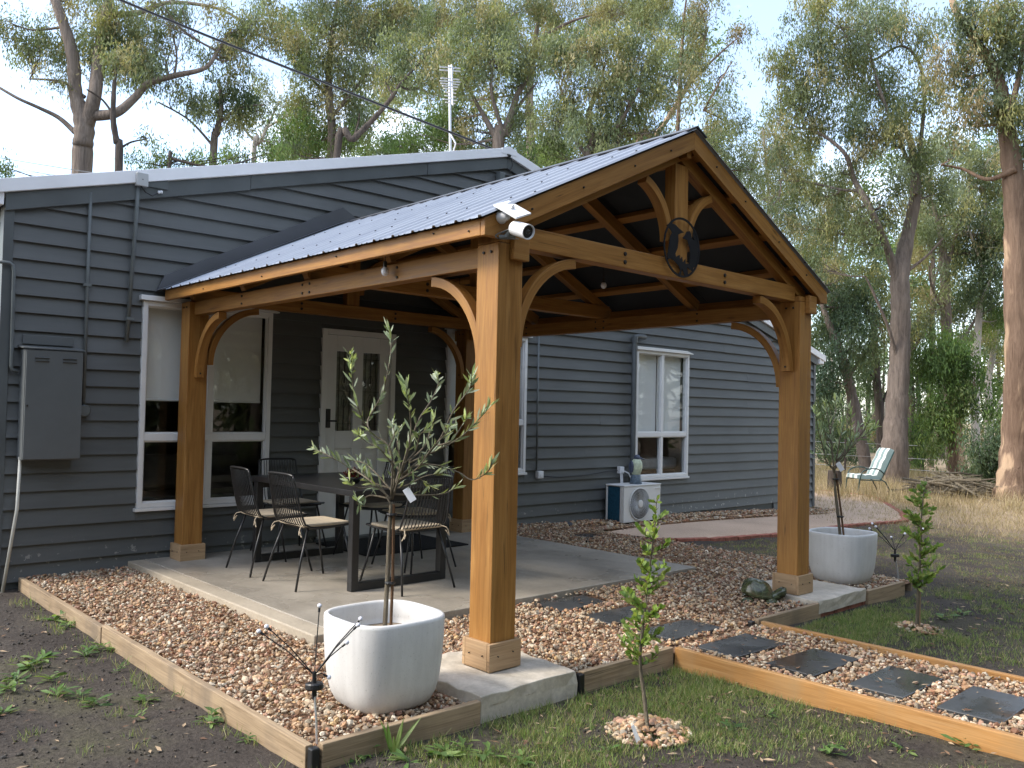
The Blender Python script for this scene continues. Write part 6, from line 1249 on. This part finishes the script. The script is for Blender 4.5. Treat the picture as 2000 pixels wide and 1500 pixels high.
for u, v, r, k in [(112, 1212, .10, 18), (130, 1225, .09, 14), (202, 1270, .10, 16), (165, 1285, .09, 14), (60, 1305, .11, 18), (30, 1330, .10, 16), (112, 1360, .09, 16), (188, 1378, .08, 18), (150, 1362, .08, 12), (285, 1368, .07, 20), (432, 1402, .09, 24), (410, 1415, .07, 14), (8, 1395, .10, 16), (20, 1350, .10, 16), (365, 1350, .06, 16), (270, 1405, .05, 10), (482, 1447, .05, 16), (228, 1312, .05, 12), (80, 1290, .09, 14), (98, 1330, .09, 12),
                   (700, 1478, .09, 14), (800, 1492, .09, 16), (868, 1478, .10, 16), (905, 1465, .08, 14), (955, 1482, .09, 16), (1020, 1492, .08, 14), (1015, 1275, .05, 8), (1180, 1470, .07, 12), (1430, 1425, .07, 14), (1620, 1470, .08, 16), (1690, 1370, .06, 12), (1890, 1460, .07, 14), (1880, 1205, .10, 14), (1840, 1210, .08, 12), (1760, 1465, .06, 12), (1500, 1400, .06, 12), (660, 1440, .07, 12), (620, 1490, .08, 12), (255, 1215, .04, 8), (398, 1225, .05, 9), (565, 1238, .06, 12)]: rosette(u, v, r, k)
p = on_ground(768, 1478)
k = 7; a = np.array([.3, 1.3, 2.4, 3.5, 4.4, 5.2, 5.9]); w.add(*leaves(np.tile(p, (k, 1)), np.stack([np.cos(a) * .55, np.sin(a) * .55, np.ones(k)], -1), rng.uniform(.12, .2, k), np.full(k, .022), WEED[rng.integers(0, 3, k)] * .9, ((.3, .9), (.7, .8)), curl=.25))
me_parts = {}
for V, F, C in zip(w.V, w.F, w.C): me_parts.setdefault(F.shape[1], []).append((V, F, C))
off = 0; VV = np.concatenate(w.V); FF = np.concatenate(w.F); me = mesh_fast('weeds', VV, FF, np.concatenate(w.C), M['leaf']); tag(link(me, 'weeds'), 'low broad-leaved weeds dotted over the dark soil', 'weeds', kind='stuff')
n = 1900; lx = np.concatenate([rng.uniform(-1.2, 4.4, 260), rng.uniform(1.2, 2.05, 140), rng.uniform(-3, -1.3, 500), rng.uniform(-1, 1.1, 350), rng.uniform(2.2, 6, 650)]); ly = np.concatenate([rng.uniform(-4.45, -3.15, 260), rng.uniform(-6.6, -4.5, 140), rng.uniform(-6, 0, 500), rng.uniform(-6.3, -4.6, 350), rng.uniform(-6.5, -4.6, 650)]); a = rng.uniform(0, 6.28, n); C = np.stack([lx, ly, np.where(np.arange(n) < 400, -.036, ground_z(lx, ly) + .012)], -1)
L = rng.uniform(.015, .06, n); me = mesh_fast('leaf_litter', *(lambda t: (t[0], t[1], t[2]))(leaves(C, np.stack([np.cos(a), np.sin(a), rng.uniform(-.1, .25, n)], -1), L, L * rng.uniform(.15, .4, n), np.array([(.20, .12, .07), (.30, .22, .14), (.12, .07, .045), (.38, .28, .18)])[rng.integers(0, 4, n)], ((.4, 1.0),), nrm_=np.tile((0, 0, 1.), (n, 1)) + rng.normal(size=(n, 3)) * .3)), M['litter']); tag(link(me, 'leaf_litter'), 'fallen dry leaves and bark scraps on the soil', 'leaf litter', kind='stuff')

n = 8000; lx = np.concatenate([rng.uniform(-3.0, -1.29, 4500), rng.uniform(-1.6, 1.1, 2500), rng.uniform(2.2, 6, 1000)]); ly = np.concatenate([rng.uniform(-6, -.1, 4500), rng.uniform(-6.3, -4.57, 2500), rng.uniform(-6.5, -4.5, 1000)])
_pal = PAL; PAL = np.array([(.035, .030, .027), (.055, .046, .038), (.08, .065, .052), (.11, .085, .065), (.045, .04, .038)] * 2); PALW = np.array([.3, .25, .2, .1, .15] * 2)
tag(link(pebbles(np.stack([lx, ly, gz_rough(lx, ly) + .001], -1), rng.gamma(2.5, .0022, n).clip(.002, .013), 'soil_crumbs'), 'soil_crumbs'), 'crumbly clods of dark soil', 'soil', kind='stuff')
